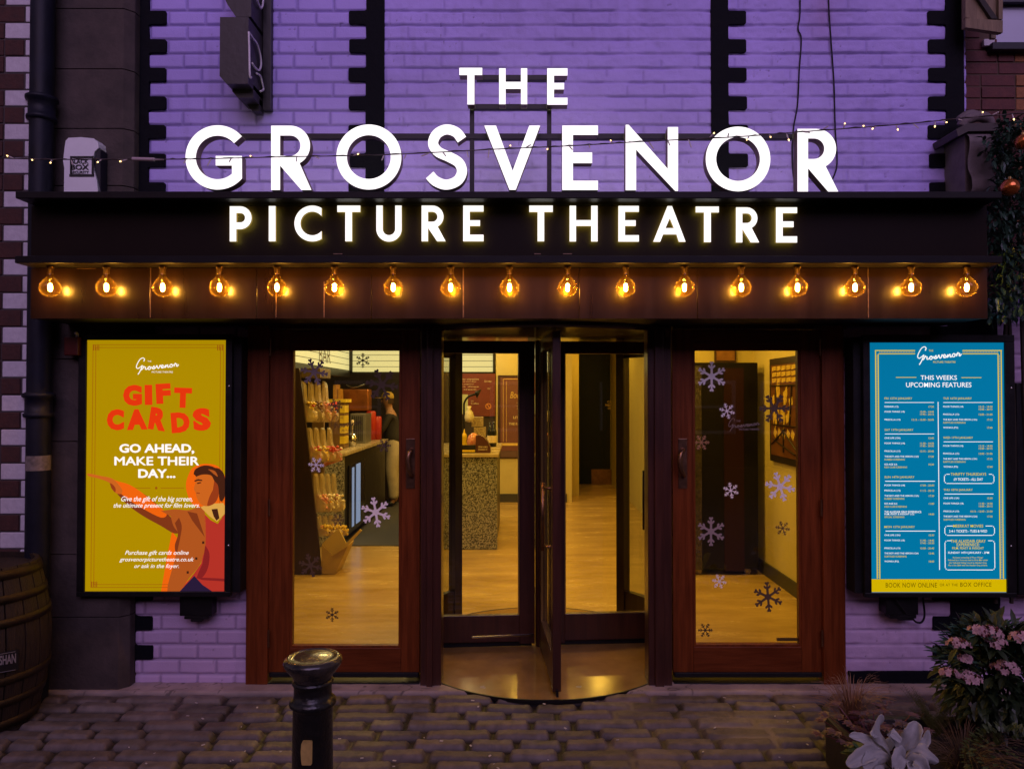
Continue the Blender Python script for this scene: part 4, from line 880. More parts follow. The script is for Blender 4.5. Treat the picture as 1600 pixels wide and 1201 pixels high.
def door(label, o, g, flakes, handle_px, hinge_px, logo, logo_m):
    d = thing('door', (X((o[0] + o[1]) / 2, YD), YD, 0.0), label, 'door')
    m_ = MB(); m_.pbox(o[0], g[0], o[2], o[3] - 7, YD, YD + .05); m_.pbox(g[1], o[1], o[2], o[3] - 7, YD, YD + .05); fr = m_.build('stile', M['wood'], d, 0.003)
    m_ = MB(); m_.pbox(g[0] + .1, g[1] - .1, o[2], g[2], YD + .0008, YD + .049); m_.pbox(g[0] + .1, g[1] - .1, g[3], o[3] - 7, YD + .0008, YD + .049); m_.build('rail', M['wood_h'], d, 0.003)
    m_ = MB(); e = 4
    m_.pbox(g[0], g[0] + e, g[2], g[3], YD + .006, YD + .045); m_.pbox(g[1] - e, g[1], g[2], g[3], YD + .006, YD + .045); m_.pbox(g[0] + e, g[1] - e, g[3] - e, g[3], YD + .0062, YD + .0448); m_.pbox(g[0] + e, g[1] - e, g[2], g[2] + 2.5, YD + .0062, YD + .0448)
    m_.build('glazing_bead', M['wood'], d, 0.002)
    m_q = MB().pbox(g[0] + 3, g[1] - 3, g[2] + 2, g[3] - 3, YD + .022, YD + .028); pane = m_q.build('pane', M['glass'], d)
    MB().pbox(o[0] + 2, o[1] - 2, o[3] - 6.5, o[3] + 1, YD - .012, YD + .05).build('weather_bar', M['black'], d, 0.003)
    ys = YD + .0212
    for (px, py, r, mt, kd, rt) in flakes:
        q = MB(); q.prism([snowflake(px, py, r, kd, rt)], lambda u, v, y: V(u, v, y), ys - .0006, ys)
        q.build('snowflake_sticker', mt, pane)
    q = MB(); put_script(q, logo[0], logo[1], logo[2], logo[3], ys - .001, 0.0017); put_text(q, 'THE', logo[0] + 12, logo[0] + 19, logo[2] + 3, logo[2] + 6, lambda a, b: V(a, b, ys - .001)); put_text(q, 'PICTURE THEATRE', logo[0] + 17, logo[0] + 49, logo[3] - 5, logo[3] - 2, lambda a, b: V(a, b, ys - .001))
    q.build('etched_lettering', logo_m, pane)
    hp = handle_px; m_ = MB(); m_.pbox(hp - 7, hp + 7, 685, 763, YD - .004, YD - .0003); pl = m_.build('handle', M['bronze'], d, 0.002)
    m_ = MB(); sg = 1
    m_.tube(catmull([V(hp, 703, YD - .004), V(hp + 1, 703, YD - .03), V(hp - 3, 710, YD - .05), V(hp - 4, 722, YD - .055), V(hp - 2, 734, YD - .05), V(hp + 2, 742, YD - .03), V(hp + 1, 744, YD - .004)], 6), [0.010 + .004 * math.sin(math.pi * i / 36) for i in range(37)], 10)
    m_.build('grip', M['bronze'], pl, smooth=True)
    for hy in (543, 792, 995):
        MB().lathe([(0.006, Z(hy + 13, YD)), (0.006, Z(hy - 13, YD))], (X(hinge_px, YD - .02), YD - .022, 0), 10).build('hinge', M['bronze'], d)
    return d
door('left mahogany glass door with a handle on its right side and the snack display behind it', (421, 656.5, 515, 1057), (454.5, 627.5, 545, 1012),
     [(491, 581, 22, fl_g, 2, 10), (567, 563, 12, fl_d, 1, 30), (494, 726, 13, fl_w, 1, 5), (587, 800, 24, fl_w, 2, 20), (519, 960, 11.5, fl_d, 1, 30), (485, 883, 19, fl_b, 2, 15), (528, 812, 11, fl_b, 1, 0), (597, 601, 26, fl_b, 2, 8), (524, 634, 12, fl_b, 1, 12), (600, 696, 11, fl_b, 2, 0)], 641.5, 422, (517, 566, 648, 676), fl_b)
DR = door('right mahogany glass door with a handle on its left side and the framed picture behind it', (1050.5, 1283.5, 515, 1057), (1082, 1250.5, 545, 1010),
     [(1112, 588, 24, fl_w, 2, 30), (1136, 642, 13, fl_w, 1, 15), (1096, 691, 13, fl_o, 1, 0), (1219, 760, 24, fl_w, 2, 12), (1142, 766, 13, fl_w, 1, 20), (1111, 830, 23, fl_g, 2, 30), (1124, 908, 12, fl_w, 1, 10), (1102, 984, 12, fl_d, 1, 0), (1223, 825, 12, fl_b, 1, 10), (1200, 932, 24, fl_b, 2, 25), (1210, 638, 24, fl_b, 2, 0)], 1066.5, 1282, (1138, 1187, 653, 674), fl_g)
m_ = MB(); m_.box(X(1212, 0), X(1246, 0), 0.0, 0.012, Z(1001, 0), Z(996, 0)); m_.build('floor_bolt', M['brass'], DR)

# ================================================================== REVOLVING DOOR
CXD, CYD, RD = 0.160, 0.63, 0.88
RV = thing('revolving_door', (CXD, CYD, 0), 'dark wood revolving door with one wing pointing out at the street', 'revolving door')
hw = 44.3
def arcwall(r0, r1, a0, a1, z0, z1, seg=20):
    m_ = MB(); n = seg + 1; vs = []
    for i in range(n):
        a = R(a0 + (a1 - a0) * i / seg)
        for r, z in ((r0, z0), (r1, z0), (r1, z1), (r0, z1)): vs.append((CXD + r * math.cos(a), CYD + r * math.sin(a), z))
    fs = []
    for i in range(seg):
        for k in range(4): fs.append((i * 4 + k, i * 4 + (k + 1) % 4, (i + 1) * 4 + (k + 1) % 4, (i + 1) * 4 + k))
    fs += [(0, 1, 2, 3), (seg * 4 + 3, seg * 4 + 2, seg * 4 + 1, seg * 4)]
    return m_.add(vs, fs)
for a0, a1 in ((-90 + hw + 3, 90 - hw), (90 + hw, 270 - hw - 3)):
    o = arcwall(RD - .02, RD + .03, a0, a1, 0.01, 0.225).build('drum_panel', M['ebony'], RV)
    arcwall(RD - .02, RD + .03, a0, a1, 2.0, 2.09).build('drum_panel', M['ebony'], RV)
    arcwall(RD + .002, RD + .008, a0, a1, 0.225, 2.0).build('drum_glass', glass('old_glass', (0.80, 0.82, 0.80), 0.07, 0.08), RV)
    for a in (a0, a1):
        am = a + (2.2 if a == a0 else -2.2); arcwall(RD - .03, RD + .04, am - 2.4, am + 2.4, 0.008, 2.095, 2).build('drum_post', M['ebony'], RV)
o = MB().lathe([(0.001, 0.0085), (RD + .015, 0.0085), (RD + .015, -0.012), (0.001, -0.012)], (CXD, CYD, 0), 72).build('drum_floor', mat('worn_brown_lino', (0.23, 0.125, 0.032), 0.17, scale=2.5, col2=(0.38, 0.225, 0.07), bump=0.04, bscale=6), RV)
MB().lathe([(RD + .017, -0.012), (RD + .028, -0.012), (RD + .028, 0.010), (RD + .017, 0.010), (RD + .017, -0.012)], (CXD, CYD, 0), 72).build('threshold_ring', M['steel'], RV)
MB().lathe([(0.001, 2.098), (RD + .03, 2.098), (RD + .04, 2.11), (RD + .04, 2.24), (0.001, 2.24)], (CXD, CYD, 0), 72).build('drum_ceiling', mat('varnished_soffit', (0.05, 0.03, 0.026), 0.22, var=0.3, coat=0.6), RV)
MB().lathe([(0.045, 0.01), (0.045, 2.09)], (CXD, CYD, 0), 16).build('centre_post', M['wood_dark'], RV, smooth=True)
def wing(ang):
    T_ = Matrix.Translation((CXD, CYD, 0)) @ Matrix.Rotation(R(ang), 4, 'Z'); t_ = 0.024; r0, r1 = 0.05, 0.845
    m_ = MB(); m_.box(r0, r0 + .105, -t_, t_, 0.03, 2.085, M=T_); m_.box(r1 - .085, r1, -t_, t_, 0.03, 2.085, M=T_); m_.box(r0 + .105, r1 - .085, -t_ + .001, t_ - .001, 2.0, 2.085, M=T_); m_.box(r0 + .105, r1 - .085, -t_ + .001, t_ - .001, 0.045, 0.225, M=T_)
    o = m_.build('wing', M['wood_dark'], RV, 0.003)
    g_ = MB().box(r0 + .10, r1 - .08, -.003, .003, .22, 2.005, M=T_).build('pane', M['glass'], o)
    m_ = MB()
    for s_ in (1, -1):
        for a_, b_ in ((r0 + .105, r0 + .113), (r1 - .093, r1 - .085)): m_.box(a_, b_, s_ * .0045 - .001, s_ * t_ * .9, .225, 2.0, M=T_)
    m_.build('glazing_bead', M['brass'], o)
    m_ = MB()
    for s_ in (-1,):
        m_.tube([T_ @ Vector((r1 - .15, s_ * .065, z)) for z in (0.80, 1.20)], 0.011, 10)
        for z in (.83, 1.17): m_.tube([T_ @ Vector((r1 - .15, s_ * .065, z)), T_ @ Vector((r1 - .10, s_ * .024, z))], 0.009, 8)
    m_.build('push_bar', M['bronze'] if ang < 0 else M['black'], o, smooth=True)
    m_ = MB().box(r0 + .02, r1 + .025, -.006, .006, 0.011, 0.046, M=T_); m_.build('brush_strip', M['black'], o)
for a in (-86, 4, 94, 184): wing(a)
m_ = MB(); m_.tube([(-0.30, CYD - .30, 0.16), (CXD - .06, CYD - .06, 0.10)], 0.007, 8); m_.build('brace_rod', M['chrome'], RV)
# ================================================================== LOBBY CONTENTS
granite = mat('speckled_granite', (0.020, 0.020, 0.022), 0.3, scale=75, col2=(0.38, 0.38, 0.40), coat=0.2)
gr_r = [n for n in granite.node_tree.nodes if n.type == 'VALTORGB'][0]; gr_r.color_ramp.elements[0].position = 0.44; gr_r.color_ramp.elements[1].position = 0.56
top_m = mat('beige_worktop', (0.45, 0.36, 0.22), 0.25, var=0.1)
blk = mat('black_laminate', (0.012, 0.011, 0.010), 0.35, var=0.3)
def lab(o, label, cat, group=None): return tag(o, label, cat, group)
CL = thing('kiosk_counter', (-2.35, 5.2, 0), 'long counter with a speckled end panel and dark fridge behind the left door', 'counter')
MB().box(-2.75, -1.975, 3.90, 3.94, 0.01, 1.03).build('end_panel', granite, CL, 0.003)
MB().box(-2.75, -1.99, 3.941, 6.55, 0.08, 1.03).build('cabinet', blk, CL, 0.003)
MB().box(-2.78, -1.95, 3.88, 6.57, 1.031, 1.07).build('worktop', top_m, CL, 0.004)
fd = MB().box(-1.989, -1.972, 4.15, 5.05, 0.12, 0.90).build('fridge_door', M['gloss_dark'], CL, 0.003)
bl_m = emit('fridge_light', (0.35, 0.48, 0.80), 0.55)
MB().box(-1.971, -1.968, 4.30, 4.40, 0.16, 0.86).build('fridge_light', bl_m, CL); MB().box(-1.971, -1.967, 4.52, 4.74, 0.16, 0.88).build('fridge_light', bl_m, CL)
CR = thing('kiosk_counter', (-0.66, 4.6, 0), 'speckled granite counter end seen through the left wing of the revolving door', 'counter')
MB().box(-1.1, -0.235, 3.75, 3.79, 0.01, 1.03).build('end_panel', granite, CR, 0.003); MB().box(-1.1, -0.25, 3.791, 5.6, 0.02, 1.03).build('cabinet', blk, CR); MB().box(-1.12, -0.22, 3.73, 5.62, 1.031, 1.068).build('worktop', top_m, CR, 0.004)
slat_m = emit('menu_light_panel', (0.86, 0.78, 0.34), 0.85); ln_m = mat('menu_rail', (0.10, 0.07, 0.03), 0.5)
ML = thing('menu_lightbox', (-1.4, 6.2, 2.06), 'blank back lit menu panel with thin dark rails facing the doors', 'menu board')
MB().box(-2.40, -0.37, 6.2, 6.3, 2.06, 2.60).build('light_panel', slat_m, ML)
for k in range(6): MB().box(-2.40, -0.37, 6.192, 6.199, 2.13 + k * .085, 2.136 + k * .085).build('rail', ln_m, ML)
MB().box(-2.44, -2.401, 6.18, 6.3, 2.04, 2.62).box(-0.369, -0.33, 6.18, 6.3, 2.04, 2.62).box(-2.44, -0.33, 6.18, 6.3, 2.035, 2.059).build('frame', blk, ML)
ML2 = thing('menu_lightbox', (-2.45, 4.5, 2.08), 'blank back lit menu panel on the side wall above the snack display', 'menu board')
MB().box(-2.54, -2.445, 3.0, 6.17, 2.08, 2.66).build('light_panel', slat_m, ML2)
for k in range(6): MB().box(-2.444, -2.438, 3.0, 6.17, 2.15 + k * .085, 2.156 + k * .085).build('rail', ln_m, ML2)
MB().box(-2.54, -2.43, 3.0, 6.17, 1.98, 2.079).build('frame', blk, ML2)
mk = MB(); put_text(mk, 'BAR', 500, 517, 548, 562, lambda a, b: Vector((-2.436, 4.55 + (a - 500) / 17 * 0.55, 2.13 + (562 - b) * 0.013))); mk.build('lettering', ln_m, ML2)
red_m = mat('oxblood_board', (0.16, 0.030, 0.022), 0.5, var=0.15)
YW = 7.38
MBD = thing('menu_board', (X(742, YW), YW, Z(650, YW)), 'dark red wall menu with small printing and a cancel symbol behind the counter', 'menu board')
MB().pbox(705, 774, 582, 650, YW, 7.399).build('board', red_m, MBD)
gold = mat('gold_ink', (0.75, 0.52, 0.16), 0.5); cream_i = mat('cream_ink', (0.75, 0.62, 0.42), 0.5)
mk = MB(); fw = lambda a, b: V(a, b, YW - .004)
for i, yy in enumerate((592, 596, 600, 604, 608, 626, 630)): put_text(mk, ('Menu classics', 'Nachos and dips', 'Sweet popcorn', 'Hot dogs', 'Ice cream', 'Soft drinks', 'Coffee')[i], 713 if i < 5 else 736, 748 - (i % 3) * 4, yy - 1.2, yy + 1.4, fw)
put_text(mk, 'Drinks', 757, 768, 594, 597, fw); put_text(mk, 'VEG', 761, 766, 606, 608, fw)
mk.build('lettering', cream_i, MBD)
mk = MB(); cxk, cyk = 763, 634.5
mk.prism([arc(cxk, cyk, 4.6, 0, 360, 24)[:-1], arc(cxk, cyk, 3.5, 0, 360, 24)[:-1]], lambda u, v, y: V(u, v, y), YW - .004, YW - .0005); mk.prism([[(760.2, 631.2), (761.2, 630.6), (766, 637.8), (765, 638.5)]], lambda u, v, y: V(u, v, y), YW - .0055, YW - .004)
mk.build('symbol', mat('orange_ink', (0.75, 0.30, 0.08), 0.5), MBD)
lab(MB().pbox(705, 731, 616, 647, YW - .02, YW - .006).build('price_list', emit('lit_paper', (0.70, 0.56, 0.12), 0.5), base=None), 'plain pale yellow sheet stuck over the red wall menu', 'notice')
DP2 = thing('drinks_poster', (X(805, YW), YW, Z(715, YW)), 'tall maroon framed drinks poster on the cream wall behind the revolving door', 'poster')
MB().pbox(778, 834, 586, 716, YW, 7.399).build('frame', mat('poster_frame_brown', (0.05, 0.02, 0.02), 0.4), DP2, 0.006)
MB().pbox(782, 832, 590, 704, YW - .006, YW - .001).build('poster_panel', mat('maroon_paper', (0.17, 0.062, 0.060), 0.45, var=0.1, coat=0.2), DP2)
MB().pbox(782, 832, 704.3, 714, YW - .006, YW - .001).build('poster_panel', mat('plum_paper', (0.13, 0.07, 0.07), 0.45), DP2)
MB().pbox(783, 832, 692, 696, YW - .009, YW - .0065).build('gold_band', gold, DP2)
mk = MB(); fw2 = lambda a, b: V(a, b, YW - .0085); put_text(mk, 'Booze', 797, 821, 612, 622, fw2, 0, .3); mk.pbox(786, 786.6, 592, 690, YW - .008, YW - .0065); mk.pbox(791, 791.5, 596, 690, YW - .008, YW - .0065); mk.pbox(786.7, 830, 591.6, 592.4, YW - .008, YW - .0065); mk.build('gold_lettering', gold, DP2)
mk = MB(); put_text(mk, 'LITTLE SINS', 802, 834, 650, 654, fw2, .02); put_text(mk, 'THE ROCKY ROAD', 795, 838, 660, 664, fw2, .02); put_text(mk, 'LOLA', 814, 828, 680, 684, fw2, .02)
for yy in (628, 633, 637): put_text(mk, 'served with ice', 807, 824, yy, yy + 1.8, fw2)
mk.build('cream_lettering', cream_i, DP2)
mk = MB(); fw3 = lambda a, b: V(a, b, 9.776); put_text(mk, 'CAST', 949, 962, 626, 629.5, fw3, .02); put_text(mk, 'MEMBERS', 946, 968, 631, 634.5, fw3, .02); put_text(mk, 'ONLY', 949.5, 962, 636, 639, fw3, .02); o = mk.build('door_lettering', gold, TB)
MB().pbox(924, 957, 733, 757, 9.77, 9.779).build('kick_plate', M['bronze'], TB, 0.002)
# things on the right-hand counter
yk = 3.95; zk2 = 1.0685
def P3d(px, y): return X(px, y)
HL = thing('heat_lamp', (X(726, 4.3), 4.3, zk2), 'black bent arm heat lamp over the food on the granite counter', 'lamp')
m_ = MB(); m_.tube(catmull([(X(725, 4.3), 4.3, zk2), (X(725, 4.3), 4.3, Z(640, 4.3)), (X(726, 4.3), 4.3, Z(628, 4.3)), (X(733, 4.3), 4.3, Z(619, 4.3)), (X(747, 4.3), 4.3, Z(615, 4.3))], 6), 0.012, 8); m_.build('arm', M['black'], HL, smooth=True)
m_ = MB(); m_.lathe([(0.008, 0.03), (0.018, 0.02), (0.062, -0.02), (0.058, -0.022), (0.005, 0.0)], (X(746, 4.3), 4.3, Z(614, 4.3)), 16, M=Matrix.Rotation(R(-65), 4, 'Y')); m_.build('shade', M['black'], HL, smooth=True)
def blob(name, m, prof, px, y, z, label, cat, seg=14, group=None, parts=None):
    t = thing(name, (X(px, y), y, z), label, cat, group)
    MB().lathe([(r, z + h) for r, h in prof], (X(px, y), y, 0), seg).build('body', m, t, smooth=True)
    if parts: MB().lathe([(r, z + h) for r, h in parts[1]], (X(px, y), y, 0), seg).build(parts[0], parts[2], t, smooth=True)
    return t
redp = mat('red_plastic_bottle', (0.45, 0.03, 0.015), 0.35); yelp = mat('yellow_plastic_bottle', (0.62, 0.42, 0.02), 0.35)
for nm, px, m in (('ketchup', 714, redp), ('mustard', 725.5, yelp)):
    blob('sauce_bottle', m, [(0.001, 0), (0.036, 0.002), (0.036, .05), (0.026, .10), (0.034, .14), (0.030, .17), (0.014, .19)], px, yk, zk2 + .03, ('red' if nm == 'ketchup' else 'yellow') + ' squeezy sauce bottle on the granite counter', 'bottle', parts=('nozzle', [(0.014, .188), (0.012, .20), (0.003, .235), (0.001, .236)], m))
t = thing('sauce_tray', (X(727, yk), yk, zk2), 'low black tray with a yellow front strip holding the sauce bottles', 'tray')
MB().box(X(708, yk), X(744, yk), yk - .09, yk + .09, zk2, zk2 + .03).box(X(708, yk), X(744, yk), yk - .09, yk - .08, zk2 + .031, zk2 + .09).build('tray', blk, t, 0.003); MB().box(X(709, yk), X(743, yk), yk - .094, yk - .0905, zk2 + .012, zk2 + .035).build('front_strip', yelp, t)
t = thing('display_box', (X(755, yk), yk, zk2), 'maroon card display box with a curved top on the granite counter', 'box')
a_ = [(744, 711), (744, 680), (750, 679), (756, 682), (762, 689), (766, 698), (767, 711)]
m_ = MB(); m_.prism([a_], lambda u, v, y: V(u, v, yk) + Vector((0, y - yk, 0)), yk - .08, yk + .12); m_.build('card_box', mat('maroon_card', (0.07, 0.02, 0.016), 0.45), t)
mk = MB(); fb = lambda a, b: V(a, b, yk) + Vector((0, -.082, 0)); put_text(mk, 'GRAB A BAG', 748, 762, 696, 698.4, fb); put_text(mk, 'SHARE IT', 748, 762, 700, 702.4, fb); mk.build('lettering', cream_i, t)
pk = mat('printed_carton', (0.55, 0.48, 0.38), 0.5, scale=60, col2=(0.12, 0.05, 0.04))
for i, (x_, z_, lb) in enumerate(((752, 0.0, 'bottom'), (750, .125, 'middle'), (746, .25, 'top'))):
    lab(MB().box(X(x_ - 9, 4.5), X(x_ + 9, 4.5), 4.42, 4.58, zk2 + .02 + z_, zk2 + .02 + z_ + .118).build('snack_carton', pk, None, 0.004), 'patterned snack carton, %s of the stack of three on the granite counter' % lb, 'carton', 'stacked snack cartons')
blob('popcorn_bag', mat('white_bag', (0.62, 0.58, 0.50), 0.5, var=0.2, scale=30), [(0.001, 0), (0.05, .01), (0.062, .06), (0.045, .12), (0.016, .155), (0.03, .19), (0.001, .192)], 733, 4.32, zk2 + .33, 'white tied bag hanging from the heat lamp arm', 'bag')
blob('pretzel_bag', mat('red_wrap', (0.45, 0.10, 0.05), 0.25, scale=30, col2=(0.70, 0.35, 0.2)), [(0.001, 0), (0.07, .01), (0.08, .07), (0.06, .15), (0.02, .18), (0.001, .181)], 740, 4.15, zk2 + .03, 'shiny red wrapped bag between the sauce bottles and the cartons', 'bag')
gb = mat('dark_bottle_glass', (0.008, 0.012, 0.008), 0.12, coat=0.5)
for px, lb in ((766, 'left of the pair'), (771.5, 'right of the pair')):
    blob('wine_bottle', gb, [(0.001, 0), (0.037, .003), (0.037, .19), (0.030, .22), (0.014, .25), (0.014, .31), (0.001, .312)], px, 4.9, zk2, 'dark wine bottle with a pale label, %s at the counter end' % lb, 'bottle', 14, 'wine bottles', ('paper_label', [(0.0378, .05), (0.0378, .14)], cream_i))
# things on the left-hand counter and behind it
zl = 1.0705
ycx = mat('yellow_card', (0.62, 0.45, 0.03), 0.45, var=0.15, scale=12); 
t = thing('tall_carton', (X(530, 4.6), 4.6, zl), 'tall yellow and brown snack carton standing on the left counter', 'carton')
MB().box(X(517, 4.6), X(541, 4.6), 4.5, 4.75, zl, zl + .56).build('carton_body', mat('brown_card', (0.16, 0.085, 0.03), 0.5, var=0.2), t, 0.004)
for k in range(4): MB().box(X(533, 4.6) + .012, X(541, 4.6) + .006, 4.492, 4.70, zl + .06 + k * .125, zl + .15 + k * .125).build('yellow_panel', ycx, t)
MB().box(X(514, 4.6), X(544, 4.6), 4.48, 4.78, zl + .561, zl + .60).build('yellow_top', ycx, t)
t = thing('toaster_oven', (X(564, 5.6), 5.6, zl), 'grey countertop oven with a ribbed door on the left counter', 'oven')
MB().box(X(550, 5.6), X(573.5, 5.6), 5.5, 5.9, zl, zl + .40).build('oven_body', mat('steel_grey', (0.28, 0.27, 0.25), 0.35, 0.6), t, 0.006)
for k in range(6): MB().box(X(553 + k * 3, 5.6), X(554.4 + k * 3, 5.6), 5.492, 5.499, zl + .03, zl + .37).build('door_rib', mat('oven_rib', (0.10, 0.10, 0.10), 0.3, 0.7), t)
blob('steel_cup', M['chrome'], [(0.001, 0), (0.045, .002), (0.050, .16), (0.046, .16), (0.040, .01)], 551, 4.9, zl, 'steel cup of wooden spoons on the left counter', 'cup', parts=('spoon', [(0.006, .02), (0.006, .26), (0.02, .28), (0.02, .33), (0.001, .34)], cream_i))
for k, (px, h) in enumerate(((580, .42), (589, .34))):
    blob('red_canister', redp, [(0.001, 0), (0.07, .003), (0.07, h - .02), (0.06, h), (0.001, h)], px, 6.3 + .1 * k, zl, ('taller' if k == 0 else 'shorter') + ' red canister at the far end of the left counter', 'canister')
t = thing('popcorn_kettle', (X(556, 6.35), 6.35, zl), 'large copper coloured hopper raised behind the countertop oven', 'popcorn machine')
cop = mat('copper_panel', (0.35, 0.12, 0.03), 0.3, 0.5, var=0.3)
MB().box(X(537, 6.35), X(577, 6.35), 6.3, 6.54, zl + .42, zl + .74).build('hopper', cop, t, 0.02); MB().box(X(542, 6.35), X(575, 6.35), 6.38, 6.52, zl, zl + .419).build('stand', blk, t)
m_ = MB(); m_.tube(catmull([(X(541, 6.35), 6.34, zl + .80), (X(552, 6.35), 6.34, zl + .765), (X(570, 6.35), 6.34, zl + .81)], 6), 0.012, 8); m_.build('scoop_handle', M['chrome'], t)
lab(MB().box(X(523, 6.0), X(529, 6.0), 5.9, 6.1, zl + .45, zl + .80).box(X(530, 6.0), X(534, 6.0), 5.9, 6.1, zl + .45, zl + .74).box(X(520, 6.0), X(536, 6.0), 5.85, 6.15, zl, zl + .449).build('snack_rack', mat('orange_packets', (0.50, 0.19, 0.03), 0.4, scale=12, col2=(0.62, 0.36, 0.06)), None, 0.005), 'small rack of orange packets behind the snack display', 'rack')
PB = thing('paper_cone', (X(523, 3.2), 3.2, 0.95), 'pink paper cone bag sticking out of the snack display', 'paper bag')
m_ = MB(); m_.lathe([(0.012, -.13), (0.065, .06), (0.058, .06), (0.006, -.11)], (X(522, 3.2), 3.2, Z(716, 3.2)), 14, M=Matrix.Rotation(R(55), 4, 'Y')); m_.build('cone', mat('pink_paper', (0.60, 0.22, 0.17), 0.5), PB, smooth=True)
# pick-and-mix stand
PM = thing('sweet_dispenser', (X(505, 2.7), 2.85, 0), 'tiered stand of clear scoop bins with a dark wooden side behind the left door', 'display stand')
m_ = MB(); yp = 2.6
lp = [(458, 897), (502, 897), (496, 830), (484, 720), (472, 610), (467, 575), (458, 575)]
m_.prism([lp], lambda u, v, y: V(u, v, yp) + Vector((0, y - yp, 0)), yp, yp + .03); m_.build('side_panel', M['ebony'], PM, 0.003)
clear = mat('clear_acrylic', (0.62, 0.50, 0.40), 0.12, spec=0.7, coat=0.6, scale=9, col2=(0.80, 0.68, 0.50)); clear.node_tree.nodes['Principled BSDF'].inputs['Alpha'].default_value = 0.48
for (px0, px1, pyt, pyb, lean) in ((470, 522, 595, 660, 0), (480, 528, 668, 722, 6), (490, 533, 740, 800, 10), (494, 538, 806, 838, 12)):
    for k in range(4):
        u0 = px0 + (px1 - px0) * k / 4 * 0.86; wd = (px1 - px0) / 4 * .95; yy = 2.66 + .13 * k
        pr_ = [(0, pyt), (wd * .35, pyt + (pyb - pyt) * .10), (wd * .50, pyt + (pyb - pyt) * .45), (wd * .95, pyt + (pyb - pyt) * .62), (wd * 1.75, pyt + (pyb - pyt) * .78), (wd * 1.7, pyb - 3), (wd * .6, pyb), (0, pyb - 2)]
        pr_ = [(u0 + p.x, p.y) for p in catmull([(a, b, 0) for a, b in pr_], 3)]
        m_ = MB(); m_.prism([pr_], lambda u, v, y: V(u, v, yy) + Vector((0, y - yy, 0)), yy, yy + .10); sm_angle(m_.build('scoop_bin', clear, PM, 0.004), 50)
sweets = [mat('sweet_%s' % n, c, 0.3, coat=0.4) for n, c in (('red', (0.5, .05, .04)), ('yellow', (.65, .45, .05)), ('pink', (.6, .25, .25)), ('white', (.7, .62, .5)), ('brown', (.12, .05, .02)))]
cm = MB()
for (px0, px1, pyt, pyb) in ((472, 524, 628, 657), (482, 530, 698, 719), (492, 536, 774, 797), (496, 540, 822, 836)):
    for k in range(4):
        u0 = px0 + (px1 - px0) * k / 4 * .86; wd = (px1 - px0) / 4 * .95; yy = 2.66 + .13 * k; mi_ = random.randrange(5)
        for q in range(55):
            p = V(u0 + random.uniform(.1, 1.55) * wd, random.uniform(pyt, pyb), yy) + Vector((0, random.uniform(.012, .088), 0)); r_ = random.uniform(.010, .017)
            cm.lathe([(.0005, -r_), (r_, -r_ * .4), (r_, r_ * .4), (.0005, r_)], p, 5, mi_ if random.random() < .75 else random.randrange(5))
o = cm.build('sweets', sweets, PM); o['kind'] = 'stuff'
MB().pbox(470, 500, 575, 590, 2.75, 3.15).build('top_box', mat('stand_top', (0.10, 0.07, 0.05), 0.4, var=.3), PM, 0.004)
MB().pbox(488, 506, 600, 800, 3.20, 3.24).build('back_panel', mat('stand_back', (0.24, 0.16, 0.10), 0.4, var=.2), PM)
BX = thing('cardboard_box', (X(520, 2.62), 2.6, 0), 'open yellowish cardboard box with raised flaps on the floor below the snack display', 'box')
card = mat('yellow_cardboard', (0.40, 0.27, 0.07), 0.6, var=0.15, scale=6)
m_ = MB(); fB = lambda u, v, y: V(u, v, 2.62) + Vector((0, y - 2.62, 0))
m_.prism([[(501, 896), (524, 897), (543, 853), (538, 852), (519, 868), (503, 850)]], fB, 2.62, 2.9); m_.build('box_body', card, BX)
m_ = MB(); m_.prism([[(503, 849), (519, 868), (541, 851), (528, 826)]], fB, 2.64, 2.66); m_.prism([[(520, 867), (543, 853), (566, 828), (563, 826), (541, 848)]], fB, 2.60, 2.615); m_.build('flap', mat('pale_cardboard', (0.52, 0.38, 0.11), 0.55), BX)
# right corner
BC = thing('black_cabinet', (1.90, 2.75, 0), 'tall glossy black board on casters in the corner behind the right door', 'cabinet')
MB().box(1.45, 2.29, 2.60, 2.90, 0.065, 2.03).build('body', mat('satin_black_panel', (0.006, 0.005, 0.005), 0.35, var=.4, scale=4, spec=0.2), BC, 0.008)
MB().pbox(1083, 1096, 572, 890, 2.592, 2.599).build('edge_trim', mat('tinsel', (0.10, 0.09, 0.10), 0.2, 0.8, var=.8, scale=60, bump=.8, bscale=80), BC)
MB().pbox(1131, 1162, 575, 892, 2.594, 2.599).build('maroon_strip', mat('maroon_stripe', (0.022, 0.006, 0.009), 0.4, spec=0.2), BC)
for px in (1090, 1166): MB().lathe([(0.001, -.022), (0.03, -.02), (0.03, .02), (0.001, .022)], (X(px, 2.66), 2.66, .036), 14, M=Matrix.Rotation(R(90), 4, 'X')).build('caster', mat('pale_caster', (0.45, 0.38, 0.22), 0.4), BC, smooth=True)
PC = thing('picture', (X(1133, 2.93), 2.93, Z(566, 2.93)), 'small brown picture on the yellow wall above the black board', 'picture')
MB().pbox(1117, 1151, 530, 566, 2.92, 2.948).build('frame', mat('walnut_frame', (0.05, 0.02, 0.01), 0.4), PC, 0.004); MB().pbox(1120, 1148, 533, 563, 2.914, 2.919).build('canvas', mat('rust_canvas', (0.18, 0.06, 0.02), 0.6, scale=8, col2=(0.34, 0.16, 0.05)), PC)
xw = 2.36
SG = thing('framed_panel', (xw - .03, 1.95, 1.12), 'tall framed panel of brown and yellow leaded shapes on the right lobby wall', 'picture')
def wall_pt(y, z, d=0.0): return Vector((xw - d, y, z))
sg_y0, sg_y1, sg_z0, sg_z1 = 1.62, 2.38, 1.115, 2.05
